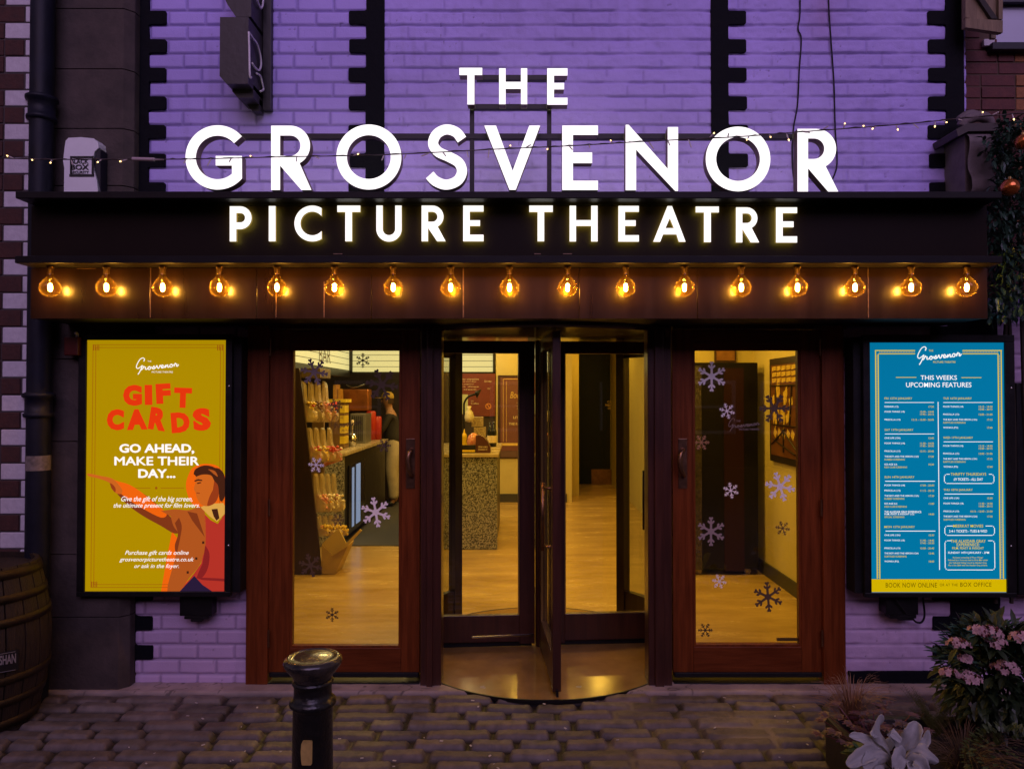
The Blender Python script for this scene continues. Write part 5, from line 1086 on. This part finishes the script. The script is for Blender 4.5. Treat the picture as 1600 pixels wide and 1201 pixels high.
MB().box(xw - .035, xw - .001, sg_y0, sg_y1, sg_z0, sg_z1).build('frame', mat('black_frame', (0.025, 0.018, 0.014), 0.35), SG, 0.005)
MB().box(xw - .040, xw - .036, sg_y0 + .05, sg_y1 - .05, sg_z0 + .06, sg_z1 - .06).build('panel', mat('brown_panel', (0.085, 0.032, 0.014), 0.3, scale=5, col2=(0.17, 0.07, 0.02)), SG)
mA, mL = MB(), MB()
def wp2(u, v, d): return wall_pt(sg_y0 + .05 + (1 - u) * (sg_y1 - sg_y0 - .1), sg_z0 + .06 + v * (sg_z1 - sg_z0 - .12), d)
rs_ = random.Random(5)
for i in range(5):
    for j in range(3):
        u0, v0 = .06 + i * .18, .80 + j * .065; mA.prism([[(u0, v0), (u0 + .15, v0 + .01), (u0 + .15, v0 + .055), (u0, v0 + .05)]], lambda u, v, d: wp2(u, v, d), .042, .0405)
for k in range(13):
    u0, v0 = rs_.uniform(.1, .75), rs_.uniform(.36, .72); a, b_ = rs_.uniform(.05, .12), rs_.uniform(.05, .11)
    mA.prism([[(u0, v0 - b_), (u0 + a, v0 - .02), (u0 + a * .8, v0 + b_), (u0 - a * .3, v0 + b_ * .6)]], lambda u, v, d: wp2(u, v, d), .042 + k * .0004, .0405 + k * .0004)
for k in range(5): mA.prism([[(.1 + k * .16, .24), (.19 + k * .16, .19), (.24 + k * .16, .26), (.15 + k * .16, .31)]], lambda u, v, d: wp2(u, v, d), .042, .0405)
mA.build('amber_shapes', mat('amber_shapes', (0.55, 0.36, 0.05), 0.25, scale=14, col2=(0.70, 0.52, 0.14)), SG)
for a, b_ in (((.05, .34), (.95, .34)), ((.05, .12), (.55, .30)), ((.95, .10), (.45, .30)), ((.1, .18), (.9, .05)), ((.5, .30), (.5, .05)), ((.3, .34), (.22, .76)), ((.72, .34), (.8, .76)), ((.02, .77), (.98, .77))): mL.tube([wp2(a[0], a[1], .047), wp2(b_[0], b_[1], .047)], .006, 6)
mL.build('leading', mat('dark_leading', (0.02, 0.012, 0.01), 0.4), SG)
# person behind the counter
def skin_mesh(nodes, edges, sub=2):
    me = bpy.data.meshes.new('s'); me.from_pydata([n[0] for n in nodes], edges, []); o = bpy.data.objects.new('s', me); sc.collection.objects.link(o)
    md = o.modifiers.new('k', 'SKIN'); md.branch_smoothing = 0.6; o.modifiers.new('u', 'SUBSURF').levels = sub
    for i, n in enumerate(nodes):
        d = me.skin_vertices[0].data[i]; d.radius = n[1] if isinstance(n[1], tuple) else (n[1], n[1]); d.use_root = (i == 0)
    r = bpy.data.meshes.new_from_object(o.evaluated_get(bpy.context.evaluated_depsgraph_get())); bpy.data.objects.remove(o)
    r.polygons.foreach_set('use_smooth', [True] * len(r.polygons)); return r
px0, py0 = -1.93, 6.98
def at0(p): return (px0 + p[0], py0 + p[1], p[2] + 0.016)
PE = thing('person', (px0, py0, 0.016), 'person in a dark top, pale trousers and yellow cap standing behind the counter', 'person')
N_ = [((0, 0, .95), .115), ((-.01, 0, 1.10), .12), ((-.03, 0, 1.28), .13), ((-.05, 0, 1.42), .10), ((-.075, 0, 1.50), .055), ((-.095, 0, 1.56), .07), ((-.105, 0, 1.63), .092), ((-.10, 0, 1.70), .07)]
E_ = [(i, i + 1) for i in range(7)]
def limb(start, pts):
    p = start
    for q in pts: N_.append(q); E_.append((p, len(N_) - 1)); p = len(N_) - 1
    return p
for s_ in (1, -1):
    wr = limb(3, [((-.05, .17 * s_, 1.39), .055), ((-.16, .21 * s_, 1.15), .042), ((-.34, .15 * s_, 1.17), .032), ((-.40, .13 * s_, 1.17), (.036, .022))])
    for k in range(4): limb(wr, [((-.45, (.095 + .022 * k) * s_, 1.165), .010), ((-.485 + .006 * abs(k - 1.5), (.093 + .023 * k) * s_, 1.145), .008)])
    limb(wr, [((-.41, .085 * s_, 1.15), .011), ((-.435, .075 * s_, 1.135), .009)])
    limb(0, [((.0, .10 * s_, .86), .09), ((-.02, .11 * s_, .50), .058), ((.01, .11 * s_, .12), .042), ((.0, .11 * s_, .055), .042), ((-.13, .115 * s_, .035), .034)])
skin = mat('skin', (0.42, 0.22, 0.13), 0.5)
put('body', skin_mesh([(at0(p), r) for p, r in N_], E_), skin, PE)
tn = [((0, 0, 1.16), .13), ((0, 0, 1.0), .135), ((.005, .1, .86), .13), ((-.02, .12, .52), .098), ((.012, .12, .30), .088), ((.016, .12, .10), .082), ((.005, -.1, .86), .13), ((-.02, -.12, .52), .098), ((.012, -.12, .30), .088), ((.016, -.12, .10), .082)]
put('trousers', skin_mesh([(at0(p), r) for p, r in tn], [(0, 1), (1, 2), (2, 3), (3, 4), (4, 5), (1, 6), (6, 7), (7, 8), (8, 9)]), mat('stone_trousers', (0.40, 0.33, 0.24), 0.8, var=.2, scale=6, bump=.6, bscale=9), PE)
tp = [((0, 0, .93), .155), ((-.01, 0, 1.06), .158), ((-.03, 0, 1.28), .148), ((-.05, 0, 1.42), .115), ((-.065, 0, 1.475), .068)]
te = [(0, 1), (1, 2), (2, 3), (3, 4)]
for s_ in (1, -1):
    b_ = len(tp); tp += [((-.05, .175 * s_, 1.39), .068), ((-.155, .212 * s_, 1.16), .056), ((-.29, .17 * s_, 1.17), .045)]; te += [(3, b_), (b_, b_ + 1), (b_ + 1, b_ + 2)]
put('top', skin_mesh([(at0(p), r) for p, r in tp], te), mat('black_cotton', (0.02, 0.016, 0.015), 0.8, var=.3), PE)
for s_ in (1, -1): put('shoe', skin_mesh([(at0(p), r) for p, r in (((.03, .113 * s_, .05), .05), ((-.06, .115 * s_, .045), .046), ((-.15, .118 * s_, .036), .038))], [(0, 1), (1, 2)]), blk, PE)
hd = at0((-.103, 0, 1.66))
m_ = MB(); m_.lathe([(0.0965, 0.0), (0.098, .025), (0.088, .065), (0.055, .095), (0.001, .105)], hd, 18); m_.prism([[(-.09, -.065), (-.14, -.06), (-.185, -.035), (-.195, 0), (-.185, .035), (-.14, .06), (-.09, .065)]], lambda u, v, z: Vector((hd[0] + u, hd[1] + v, hd[2] + z)), .0, .010)
m_.build('cap', mat('yellow_cap', (0.55, 0.36, 0.05), 0.7, var=.1), PE, smooth=True)
m_ = MB(); m_.lathe([(0.093, -.085), (0.0975, -.05), (0.0975, -.002)], hd, 18, a0=R(-75), a1=R(75)); m_.build('hair', mat('brown_hair', (0.05, 0.025, 0.012), 0.6), PE, smooth=True)
m_ = MB()
m_.lathe([(0.001, .012), (0.012, 0.0), (0.016, -.02), (0.001, -.03)], (hd[0] - .093, hd[1], hd[2] - .035), 8)
for s_ in (1, -1): m_.lathe([(0.001, .008), (0.007, 0), (0.001, -.008)], (hd[0] - .083, hd[1] + .034 * s_, hd[2] - .018), 8, 1); m_.lathe([(0.001, .028), (0.02, 0), (0.001, -.028)], (hd[0], hd[1] + .095 * s_, hd[2] - .03), 8)
m_.box(hd[0] - .092, hd[0] - .080, hd[1] - .022, hd[1] + .022, hd[2] - .078, hd[2] - .072, 2)
m_.build('face', [skin, mat('eye', (0.02, 0.015, 0.01), 0.2), mat('lips', (0.28, 0.09, 0.07), 0.5)], PE, smooth=True)

# ================================================================== BOLLARD
YBo = -2.0; xb_ = X(491, YBo); kk = (YBo - CY) / F
BO = thing('bollard', (xb_, YBo, 0), 'black cast iron bollard with a gold sticker in front of the left door', 'bollard')
iron = mat('glossy_black_iron', (0.008, 0.008, 0.008), 0.30, scale=22, col2=(0.020, 0.017, 0.015), bump=.45, bscale=55, coat=0.25)
cast_top = mat('worn_black_iron', (0.016, 0.014, 0.014), 0.20, scale=14, col2=(0.09, 0.07, 0.055), bump=.3, bscale=50, coat=0.5)
zq = lambda py: 1.71 + (618 - py) * kk
MB().lathe([(0.075, -.02), (0.067, .30), (0.063, zq(1100)), (0.066, zq(1098)), (0.075, zq(1094)), (0.074, zq(1089)), (0.066, zq(1085)), (0.060, zq(1083)), (0.060, zq(1064)), (0.0655, zq(1062)), (0.0655, zq(1059)), (0.060, zq(1057))], (xb_, YBo, 0), 40).build('post', iron, BO, smooth=True)
MB().lathe([(0.060, zq(1056)), (0.063, zq(1051)), (0.078, zq(1042)), (0.090, zq(1034)), (0.0935, zq(1030)), (0.092, zq(1026)), (0.084, zq(1022.5)), (0.075, zq(1021)), (0.073, zq(1023)), (0.055, zq(1021)), (0.001, zq(1019))], (xb_, YBo, 0), 44).build('cap', cast_top, BO, smooth=True)
m_ = MB(); rB = 0.0645; a_0, a_1 = -90 - 17, -90 + 15
def cyl(u, v, d): a = R(a_0 + (a_1 - a_0) * u); z = zq(1174) + (zq(1137) - zq(1174)) * v; return Vector((xb_ + (rB + d) * math.cos(a), YBo + (rB + d) * math.sin(a), z))
outl = [(.12, 0), (.88, 0), (.98, .08), (1, .95), (.95, 1), (.2, 1), (.06, .85), (0, .55), (.04, .2)]
m_.prism([outl], lambda u, v, y: cyl(u, v, y), 0.0035, 0.001); m_.build('sticker', mat('gold_sticker', (0.60, 0.40, 0.12), 0.45, var=.2, scale=30), BO)

# ================================================================== BARREL
xB, yB = -2.87, -0.5
BA = thing('barrel', (xB, yB, 0), 'old dark oak barrel with iron hoops and a black name plate at the left edge', 'barrel')
oak = mat('weathered_oak', (0.014, 0.008, 0.004), 0.65, scale=7, stretch=(10, 10, .8), col2=(0.042, 0.025, 0.012), bump=.5, bscale=20)
def br(t): return 0.275 + 0.062 * math.sin(math.pi * t)
Hb = 0.83; m_ = MB(); ns = 22
for k in range(ns):
    a0, a1 = 2 * math.pi * k / ns, 2 * math.pi * (k + 1) / ns; vs = []
    for i in range(15):
        t = i / 14; r = br(t)
        for a in (a0 + .012, (a0 + a1) / 2, a1 - .012): vs.append((xB + r * math.cos(a), yB + r * math.sin(a), t * Hb))
        vs.append((xB + (r - .02) * math.cos(a1), yB + (r - .02) * math.sin(a1), t * Hb)); vs.append((xB + (r - .02) * math.cos(a0), yB + (r - .02) * math.sin(a0), t * Hb))
    fs = [(i * 5 + q, i * 5 + (q + 1) % 5, (i + 1) * 5 + (q + 1) % 5, (i + 1) * 5 + q) for i in range(14) for q in range(5)] + [(70, 71, 72, 73, 74)]
    m_.add(vs, fs)
m_.build('staves', oak, BA)
MB().lathe([(0.001, Hb - .03), (0.262, Hb - .03), (0.262, Hb - .05), (0.001, Hb - .05)], (xB, yB, 0), 32).build('lid', oak, BA)
hoopm = mat('rusty_hoop', (0.028, 0.019, 0.010), 0.5, 0.6, scale=12, col2=(0.065, 0.043, 0.02), bump=.2)
for t0, t1 in ((.015, .07), (.16, .21), (.30, .35), (.65, .70), (.79, .84), (.93, .985)): MB().lathe([(br(t0) + .001, t0 * Hb), (br(t0) + .006, t0 * Hb), (br(t1) + .006, t1 * Hb), (br(t1) + .001, t1 * Hb)], (xB, yB, 0), 40).build('hoop', hoopm, BA, smooth=True)
def barrel_pt(u, v, d):
    Y = yB - .3
    for _ in range(40):
        x_, z_ = W(u, v, Y); r = br(z_ / Hb) + d; Y = 0.5 * Y + 0.5 * (yB - math.sqrt(max(1e-4, r * r - (x_ - xB) ** 2)))
    return Vector((x_, Y, z_))
def plate(u0, u1, top0, top1, bot0, bot1, d, n=8):
    m_ = MB(); vs = []
    for i in range(n + 1):
        f = i / n; u = u0 + (u1 - u0) * f
        for dd, vv in ((d, top0 + (top1 - top0) * f), (d, bot0 + (bot1 - bot0) * f), (d - .004, bot0 + (bot1 - bot0) * f), (d - .004, top0 + (top1 - top0) * f)): vs.append(barrel_pt(u, vv, dd))
    return m_.add(vs, [(i * 4 + q, i * 4 + (q + 1) % 4, i * 4 + 4 + (q + 1) % 4, i * 4 + 4 + q) for i in range(n) for q in range(4)] + [(0, 1, 2, 3), (n * 4 + 3, n * 4 + 2, n * 4 + 1, n * 4)])
plate(-52, 29, 1031, 1013, 1060, 1046, 0.012).build('name_plate', mat('black_plate', (0.010, 0.010, 0.012), 0.5), BA)
mk = MB(); put_text(mk, 'SHAN', -1, 25, 1022, 1037, lambda a, b: barrel_pt(a, b - (a - 12) * .16, .0145), .03)
for f0, f1 in ((1016.5, 1017.3), (1045.0, 1045.8)):
    for q in range(6): mk.add([barrel_pt(-48 + q * 12, f0 + (26 - (-48 + q * 12)) * .18, .014), barrel_pt(-36 + q * 12, f0 + (26 - (-36 + q * 12)) * .18, .014), barrel_pt(-36 + q * 12, f1 + (26 - (-36 + q * 12)) * .18, .014), barrel_pt(-48 + q * 12, f1 + (26 - (-48 + q * 12)) * .18, .014)], [(0, 1, 2, 3)])
mk.build('plate_lettering', mat('pale_print', (0.30, 0.28, 0.30), 0.5), BA)

# ================================================================== PLANTS
def leaf(mb, base, d, up, L, wd, fold=0.25, droop=0.2, mi=0, n=3):
    d = d.normalized(); s_ = d.cross(up); s_ = s_.normalized() if s_.length > 1e-4 else d.orthogonal().normalized(); nn = s_.cross(d).normalized(); vs = []
    for i in range(n + 1):
        t = i / n; w_ = wd * (math.sin(math.pi * min(1, t * .92 + .06)) ** .8) * .5; c = base + d * L * t - nn * (droop * L * t * t)
        vs += [c - s_ * w_ + nn * fold * w_, c, c + s_ * w_ + nn * fold * w_]
    mb.add(vs, [(i * 3 + k, i * 3 + k + 1, i * 3 + 4 + k, i * 3 + 3 + k) for i in range(n) for k in range(2)], mi)
def rvec(zb=0.0):
    while True:
        v = Vector((random.uniform(-1, 1), random.uniform(-1, 1), random.uniform(-1, 1) + zb))
        if .1 < v.length < 1.4: return v.normalized()
leafm = lambda n, c, c2, r=.45: mat(n, c, r, scale=9, col2=c2)
PL = thing('planter', (2.15, -1.1, 0), 'dark timber planter box full of winter plants at the right edge', 'planter')
xp0, xp1, yp0, yp1, zp = 1.435, 3.1, -1.75, -0.95, 0.215
m_ = MB()
m_.box(xp0, xp0 + .035, yp0, yp1, 0, zp); m_.box(xp1 - .035, xp1, yp0, yp1, 0, zp); m_.box(xp0 + .036, xp1 - .036, yp0, yp0 + .035, 0, zp - .001); m_.box(xp0 + .036, xp1 - .036, yp1 - .035, yp1, 0, zp - .001)
m_.build('box_side', mat('dark_planter_timber', (0.035, 0.028, 0.026), 0.6, var=.3, scale=6, stretch=(1, 1, 6), bump=.3), PL, 0.004)
MB().box(xp0 + .04, xp1 - .04, yp0 + .04, yp1 - .04, .02, zp - .05).build('soil', mat('soil', (0.02, 0.014, 0.010), 0.95, bump=1.0, bscale=30), PL)
def top_of(px, py, Y): return V(px, py, Y)
zs0 = zp - .05
# pink-flowered shrub
gd = leafm('shrub_leaf', (0.012, 0.026, 0.010), (0.040, 0.065, 0.022)); YV = -1.05
SHB = thing('flowering_shrub', (X(1555, YV), YV, zs0), 'leafy evergreen shrub with clusters of small pink flowers in the planter', 'shrub')
m_ = MB(); st = MB(); heads = [(1545, 989, .055), (1498, 1006, .045), (1557, 1005, .048), (1598, 998, .05), (1484, 1052, .036), (1513, 1060, .050), (1574, 1045, .058), (1508, 1029, .026), (1528, 985, .035)]
c0 = Vector((X(1556, YV), YV, zs0))
for k in range(1500):
    v = rvec(.25); r_ = random.uniform(.15, 1.0) ** .6
    p = Vector((X(1560, YV) + v.x * r_ * .27, YV + v.y * r_ * .24, zs0 + .27 + v.z * r_ * .25))
    if p.z < zs0: continue
    leaf(m_, p, (v + rvec() * .6), Vector((0, 0, 1)), random.uniform(.05, .085), random.uniform(.022, .036), .3, .25)
for px, py, r_ in heads:
    h = V(px, py, YV - .20); st.tube(catmull([c0 + Vector((random.uniform(-.05, .05), 0, 0)), (c0 + h) / 2 + Vector((random.uniform(-.04, .04), .02, .03)), h], 4), [.006] * 5 + [.004] * 4, 6)
    for q in range(7): leaf(m_, h + Vector((0, .01, -.02)), rvec() * .7 + Vector((math.cos(q), math.sin(q), -.1)), Vector((0, 0, 1)), .075, .032)
m_.build('foliage', gd, SHB); st.build('stem', mat('shrub_stem', (0.03, 0.018, 0.010), .8), SHB)
pnk = mat('pink_petals', (0.42, 0.20, 0.24), .6, scale=40, col2=(0.62, 0.42, 0.40)); bud = mat('dark_buds', (0.13, 0.02, 0.03), .5)
for px, py, r_ in heads:
    h = V(px, py, YV - .20); m_ = MB()
    for q in range(34):
        v = rvec(.5); v = Vector((v.x, v.y, abs(v.z) * .55)); p = h + v * r_ * random.uniform(.75, 1.05); mi_ = 1 if random.random() < .28 else 0; nrm = (v + Vector((0, -.5, .3))).normalized()
        if mi_: m_.lathe([(.001, -.006), (.005, -.001), (.005, .003), (.001, .007)], p, 5, 1); continue
        a = nrm.orthogonal().normalized(); b_ = nrm.cross(a)
        for z in range(5):
            t = 2 * math.pi * z / 5; d = a * math.cos(t) + b_ * math.sin(t); leaf(m_, p, d + nrm * .25, nrm, .0135, .011, .1, .1, 0, 2)
    m_.build('flower_head', [pnk, bud], SHB)
# silver leaved plant: big felty leaves
sv = mat('silver_felt_leaf', (0.34, 0.34, 0.33), .9, scale=10, col2=(0.52, 0.52, 0.50), bump=.15, bscale=120); YG = -1.50
SP = thing('silver_leaf_plant', (X(1400, YG), YG, zs0), 'silver white plant with broad felted curling leaves at the front of the planter', 'plant')
def big_leaf(mb, pts, wmax, cup, roll=0.0, n=30, m=10):
    sp = catmull(pts, max(3, n // (len(pts) - 1))); N = len(sp); vs = []
    for i, c in enumerate(sp):
        t = i / (N - 1); tang = (sp[min(i + 1, N - 1)] - sp[max(i - 1, 0)]).normalized()
        s_ = tang.cross(Vector((math.sin(roll), -math.cos(roll) * .8, .6))).normalized(); nn = s_.cross(tang).normalized()
        q_ = max(0.0, min(1.0, (t - .12) / .46)); q_ = q_ * q_ * (3 - 2 * q_)
        w_ = wmax * (0.13 + 0.87 * q_) * (math.sqrt(max(0.004, 1 - ((t - .60) / .402) ** 2)) if t > .60 else 1) * (1 + .05 * math.sin(46 * t + roll * 20))
        for k in range(m + 1):
            u = k / m * 2 - 1; vs.append(c + s_ * w_ * u * .5 + nn * (cup * w_ * u * u * .5 + .26 * w_ * math.sin(9 * t + 3 * u + roll * 9) * abs(u) * t - .10 * w_ * math.exp(-(u / .18) ** 2)))
    mb.add(vs, [(i * (m + 1) + k, i * (m + 1) + k + 1, (i + 1) * (m + 1) + k + 1, (i + 1) * (m + 1) + k) for i in range(N - 1) for k in range(m)])
def SL(pts, w_, cup, roll=0.0):
    m_ = MB(); big_leaf(m_, [V(a, b, YG + d) for a, b, d in pts], w_, cup, roll); o = m_.build('leaf', sv, SP, smooth=True); s_ = o.modifiers.new('t', 'SOLIDIFY'); s_.thickness = .0022
for pts, w_, cu, ro in (
 ([(1398, 1200, 0), (1386, 1165, -.01), (1374, 1143, -.02), (1378, 1116, -.03)], .052, -.5, .3), ([(1376, 1150, 0), (1368, 1145, -.02), (1362, 1148, -.04)], .03, .3, 0),
 ([(1400, 1200, 0), (1410, 1168, -.02), (1424, 1150, -.04), (1434, 1128, -.03)], .062, .5, -.3), ([(1396, 1200, .01), (1380, 1172, 0), (1356, 1156, -.02), (1327, 1149, -.03)], .042, .5, .2),
 ([(1402, 1200, 0), (1428, 1172, -.03), (1450, 1176, -.05), (1467, 1190, -.04)], .066, -.5, 0), ([(1400, 1200, 0), (1401, 1165, -.02), (1392, 1143, -.03), (1408, 1158, -.05)], .040, .4, .1),
 ([(1396, 1200, 0), (1372, 1176, -.03), (1348, 1180, -.06), (1324, 1196, -.06)], .058, .5, 0), ([(1398, 1204, 0), (1388, 1182, -.03), (1368, 1182, -.07), (1350, 1200, -.08)], .060, -.4, .3),
 ([(1402, 1204, 0), (1410, 1180, -.04), (1406, 1182, -.08), (1398, 1205, -.09)], .060, .5, .2), ([(1404, 1206, 0), (1424, 1186, -.04), (1436, 1192, -.07), (1442, 1212, -.08)], .058, .3, -.2),
 ([(1396, 1206, 0), (1382, 1194, -.04), (1374, 1198, -.08), (1378, 1220, -.09)], .055, -.3, 0), ([(1402, 1198, .02), (1428, 1172, .04), (1446, 1158, .06), (1450, 1140, .06)], .032, .4, 0),
 ([(1400, 1208, 0), (1420, 1196, -.07), (1428, 1206, -.11), (1426, 1226, -.11)], .055, .4, .1), ([(1398, 1210, 0), (1404, 1198, -.08), (1410, 1206, -.12), (1408, 1226, -.12)], .05, -.4, 0),
 ([(1398, 1200, .03), (1384, 1176, .05), (1392, 1158, .06), (1404, 1150, .05)], .036, .3, .2), ([(1400, 1206, 0), (1352, 1192, -.02), (1338, 1206, -.05), (1330, 1222, -.05)], .050, .4, 0)): SL(pts, w_, cu, ro)
m_ = MB(); m_.tube([Vector((X(1400, YG), YG, zs0)), V(1400, 1190, YG)], [.012, .008], 8); m_.build('stem', sv, SP)
# bronze grass, yellow fern, dark wiry grass
def grass(name, px, py, Y, n, h, spread, mt, label, wd=.004, droop=.8):
    t = thing(name, (X(px, Y), Y, zs0), label, 'grass'); m_ = MB(); c = Vector((X(px, Y), Y, zs0))
    for k in range(n):
        a = random.uniform(0, 2 * math.pi); d = Vector((math.cos(a), math.sin(a), 0)); r_ = spread * random.uniform(.2, 1); hh = h * random.uniform(.5, 1.1); b0_ = c + d * random.uniform(0, .05); s_ = Vector((-d.y, d.x, 0)) if abs(d.x) < .8 else Vector((0.7, .7, 0)); prev = None; vs = []
        for i in range(6):
            q = i / 5; p = b0_ + d * r_ * q ** 1.5 + Vector((0, 0, hh * (q - droop * .5 * q ** 3))); w_ = wd * (1 - q * .85) * .5; vs += [p - s_ * w_, p + s_ * w_ + Vector((0, 0, .001))]
        m_.add(vs, [(i * 2, i * 2 + 1, i * 2 + 3, i * 2 + 2) for i in range(5)])
    m_.build('blade', mt, t); return t
grass('bronze_grass', 1328, 1115, -0.95, 210, .34, .20, mat('bronze_blade', (0.16, 0.075, 0.035), .6, scale=5, col2=(0.36, 0.20, 0.10)), 'clump of bronze brown grass at the left end of the planter', .0055)
grass('wiry_grass', 1500, 1150, -1.35, 170, .30, .36, mat('dark_wiry_blade', (0.06, 0.035, 0.014), .6, scale=5, col2=(0.18, 0.10, 0.045)), 'wispy dark brown arching grass right of the silver plant', .0032, 1.3)
YFn = -1.05
fn_ = thing('golden_conifer', (X(1458, YFn), YFn, zs0), 'small feathery yellow green conifer between the silver plant and the pink shrub', 'conifer')
m_ = MB(); c = Vector((X(1456, YFn), YFn, zs0))
for k in range(34):
    a = random.uniform(-1.1, 1.1); d = Vector((math.sin(a) * .55, random.uniform(-.5, .5), 1)).normalized(); L = random.uniform(.13, .26)
    for i in range(26):
        q = i / 25; p = c + d * L * q + Vector((.05 * q * q * (1 if a > 0 else -1), 0, 0))
        for s_ in (1, -1): leaf(m_, p, d * .8 + Vector((s_ * .7, random.uniform(-.5, .5), 0)), Vector((0, -1, 0)), .028 * (1.1 - q * .7), .006, 0, .1, 0, 1)
m_.build('foliage', leafm('golden_foliage', (0.045, 0.050, 0.008), (0.13, 0.125, 0.02), .6), fn_)
HE = thing('purple_heuchera', (X(1345, -1.2), -1.2, zs0), 'low purple leaved plant in front of the bronze grass', 'plant')
m_ = MB(); m2 = MB()
for k in range(46):
    a = random.uniform(0, 6.28); r_ = random.uniform(.02, .19); p = Vector((X(1362, -1.2) + math.cos(a) * r_ * 1.3, -1.2 + math.sin(a) * r_, zs0 + random.uniform(.06, .16)))
    m2.tube([Vector((X(1362, -1.2), -1.2, zs0)), p], .002, 4)
    for z in range(5): t = a + (z - 2) * .62; leaf(m_, p, Vector((math.cos(t), math.sin(t), .25)), Vector((0, 0, 1)), .042, .026, .2, .2, 0, 2)
m_.build('foliage', leafm('plum_leaf', (0.055, 0.016, 0.026), (0.16, 0.055, 0.080)), HE); m2.build('stalk', bud, HE)
GL = thing('green_rosette', (X(1347, -1.38), -1.38, zs0), 'small dark green rosette just left of the silver plant', 'plant')
m_ = MB()
for k in range(22): a = k * 2.4; leaf(m_, Vector((X(1345, -1.38), -1.38, zs0 + .05 + .002 * k)), Vector((math.cos(a), math.sin(a), .35)), Vector((0, 0, 1)), .085, .045, .25, .3)
m_.build('foliage', leafm('deep_green_leaf', (0.012, 0.035, 0.010), (0.035, 0.085, 0.025)), GL)
G2 = thing('pale_green_herb', (X(1580, -1.45), -1.45, zs0), 'pale green herb at the bottom right corner of the planter', 'plant')
m_ = MB()
for k in range(260):
    v = rvec(.3); p = Vector((X(1575, -1.45) + v.x * .16, -1.45 + v.y * .12, zs0 + .09 + v.z * .11)); leaf(m_, p, v + rvec() * .4, Vector((0, 0, 1)), .035, .02, .2, .2, 0, 2)
m_.build('foliage', leafm('herb_leaf', (0.04, 0.065, 0.02), (0.12, 0.16, 0.06)), G2)
# climbing foliage and baubles at the right edge
YH = -0.30
CP = thing('climbing_plant', (X(1610, YH), -0.1, 0.5), 'dark evergreen foliage climbing beside the right end of the canopy', 'climber')
m_ = MB()
for k in range(2600):
    py = random.uniform(185, 500); edge = 1547 + 7 * math.sin(py * .05) + (14 if py < 215 else 0) + random.gauss(0, 4); px = edge + abs(random.gauss(0, 1)) * 55
    if px > 1760: continue
    Yr = YH + random.uniform(-.14, .22)
    p = V(px, py, Yr); v = rvec(-.2) + Vector((-.2, -.5, 0)); leaf(m_, p, v, Vector((0, 0, 1)), random.uniform(.035, .07), random.uniform(.014, .026), .3, .25)
m_.build('foliage', mat('ivy_leaf', (0.010, 0.030, 0.018), .35, scale=9, col2=(0.04, 0.095, 0.06)), CP)
m_ = MB()
for k in range(7): x_ = X(1570 + k * 25, YH + .1); m_.tube(catmull([(x_, -.1, .5), (x_ + random.uniform(-.05, .05), -.12, 1.5), (x_ + random.uniform(-.08, .08), -.15, 2.6), (x_, -.15, 3.3)], 5), .012, 6)
m_.build('stem', mat('ivy_stem', (0.03, 0.02, 0.012), .8), CP)
bau = mat('copper_bauble', (0.62, 0.16, 0.03), .18, .75, coat=.5)
for px, py, r_, lb in ((1581, 293, .047, 'shiny orange bauble hanging in the dark foliage beside the canopy'), (1602, 222, .040, 'orange bauble at the far right edge, higher up in the foliage')):
    YBu = YH - .17; t = thing('bauble', (X(px, YBu), YBu, Z(py, YBu)), lb, 'bauble', 'orange baubles')
    MB().lathe([(r_ * math.sin(math.pi * i / 12) + .0004, Z(py, YBu) + r_ * math.cos(math.pi * i / 12)) for i in range(13)], (X(px, YBu), YBu, 0), 20).build('ball', bau, t, smooth=True)
    MB().lathe([(.008, Z(py, YBu) + r_ + .010), (.008, Z(py, YBu) + r_ - .004)], (X(px, YBu), YBu, 0), 10).build('cap', M['brass'], t)
# ================================================================== HOUSE ACROSS THE LANE (behind the camera, seen in reflections)
OH = thing('opposite_house', (0, -13.2, 0), 'dark stone building with pale window frames across the lane, only seen reflected', 'building')
MB().box(-16, 16, -13.8, -13.2, 0, 6.3).build('stone_wall', M['stone'], OH)
for i, x_ in enumerate((-7.2, -4.4, -1.6, 1.2, 4.1, 5.8)):
    f_ = MB(); f_.box(x_, x_ + 1.1, -13.19, -13.12, 0.8, 0.88); f_.box(x_, x_ + 1.1, -13.19, -13.12, 2.0, 2.08); f_.box(x_, x_ + .08, -13.19, -13.12, 0.881, 1.999); f_.box(x_ + 1.02, x_ + 1.1, -13.19, -13.12, 0.881, 1.999); f_.box(x_ + .081, x_ + 1.019, -13.19, -13.12, 1.42, 1.48)
    w_o = f_.build('window', M['white_plastic'], OH)
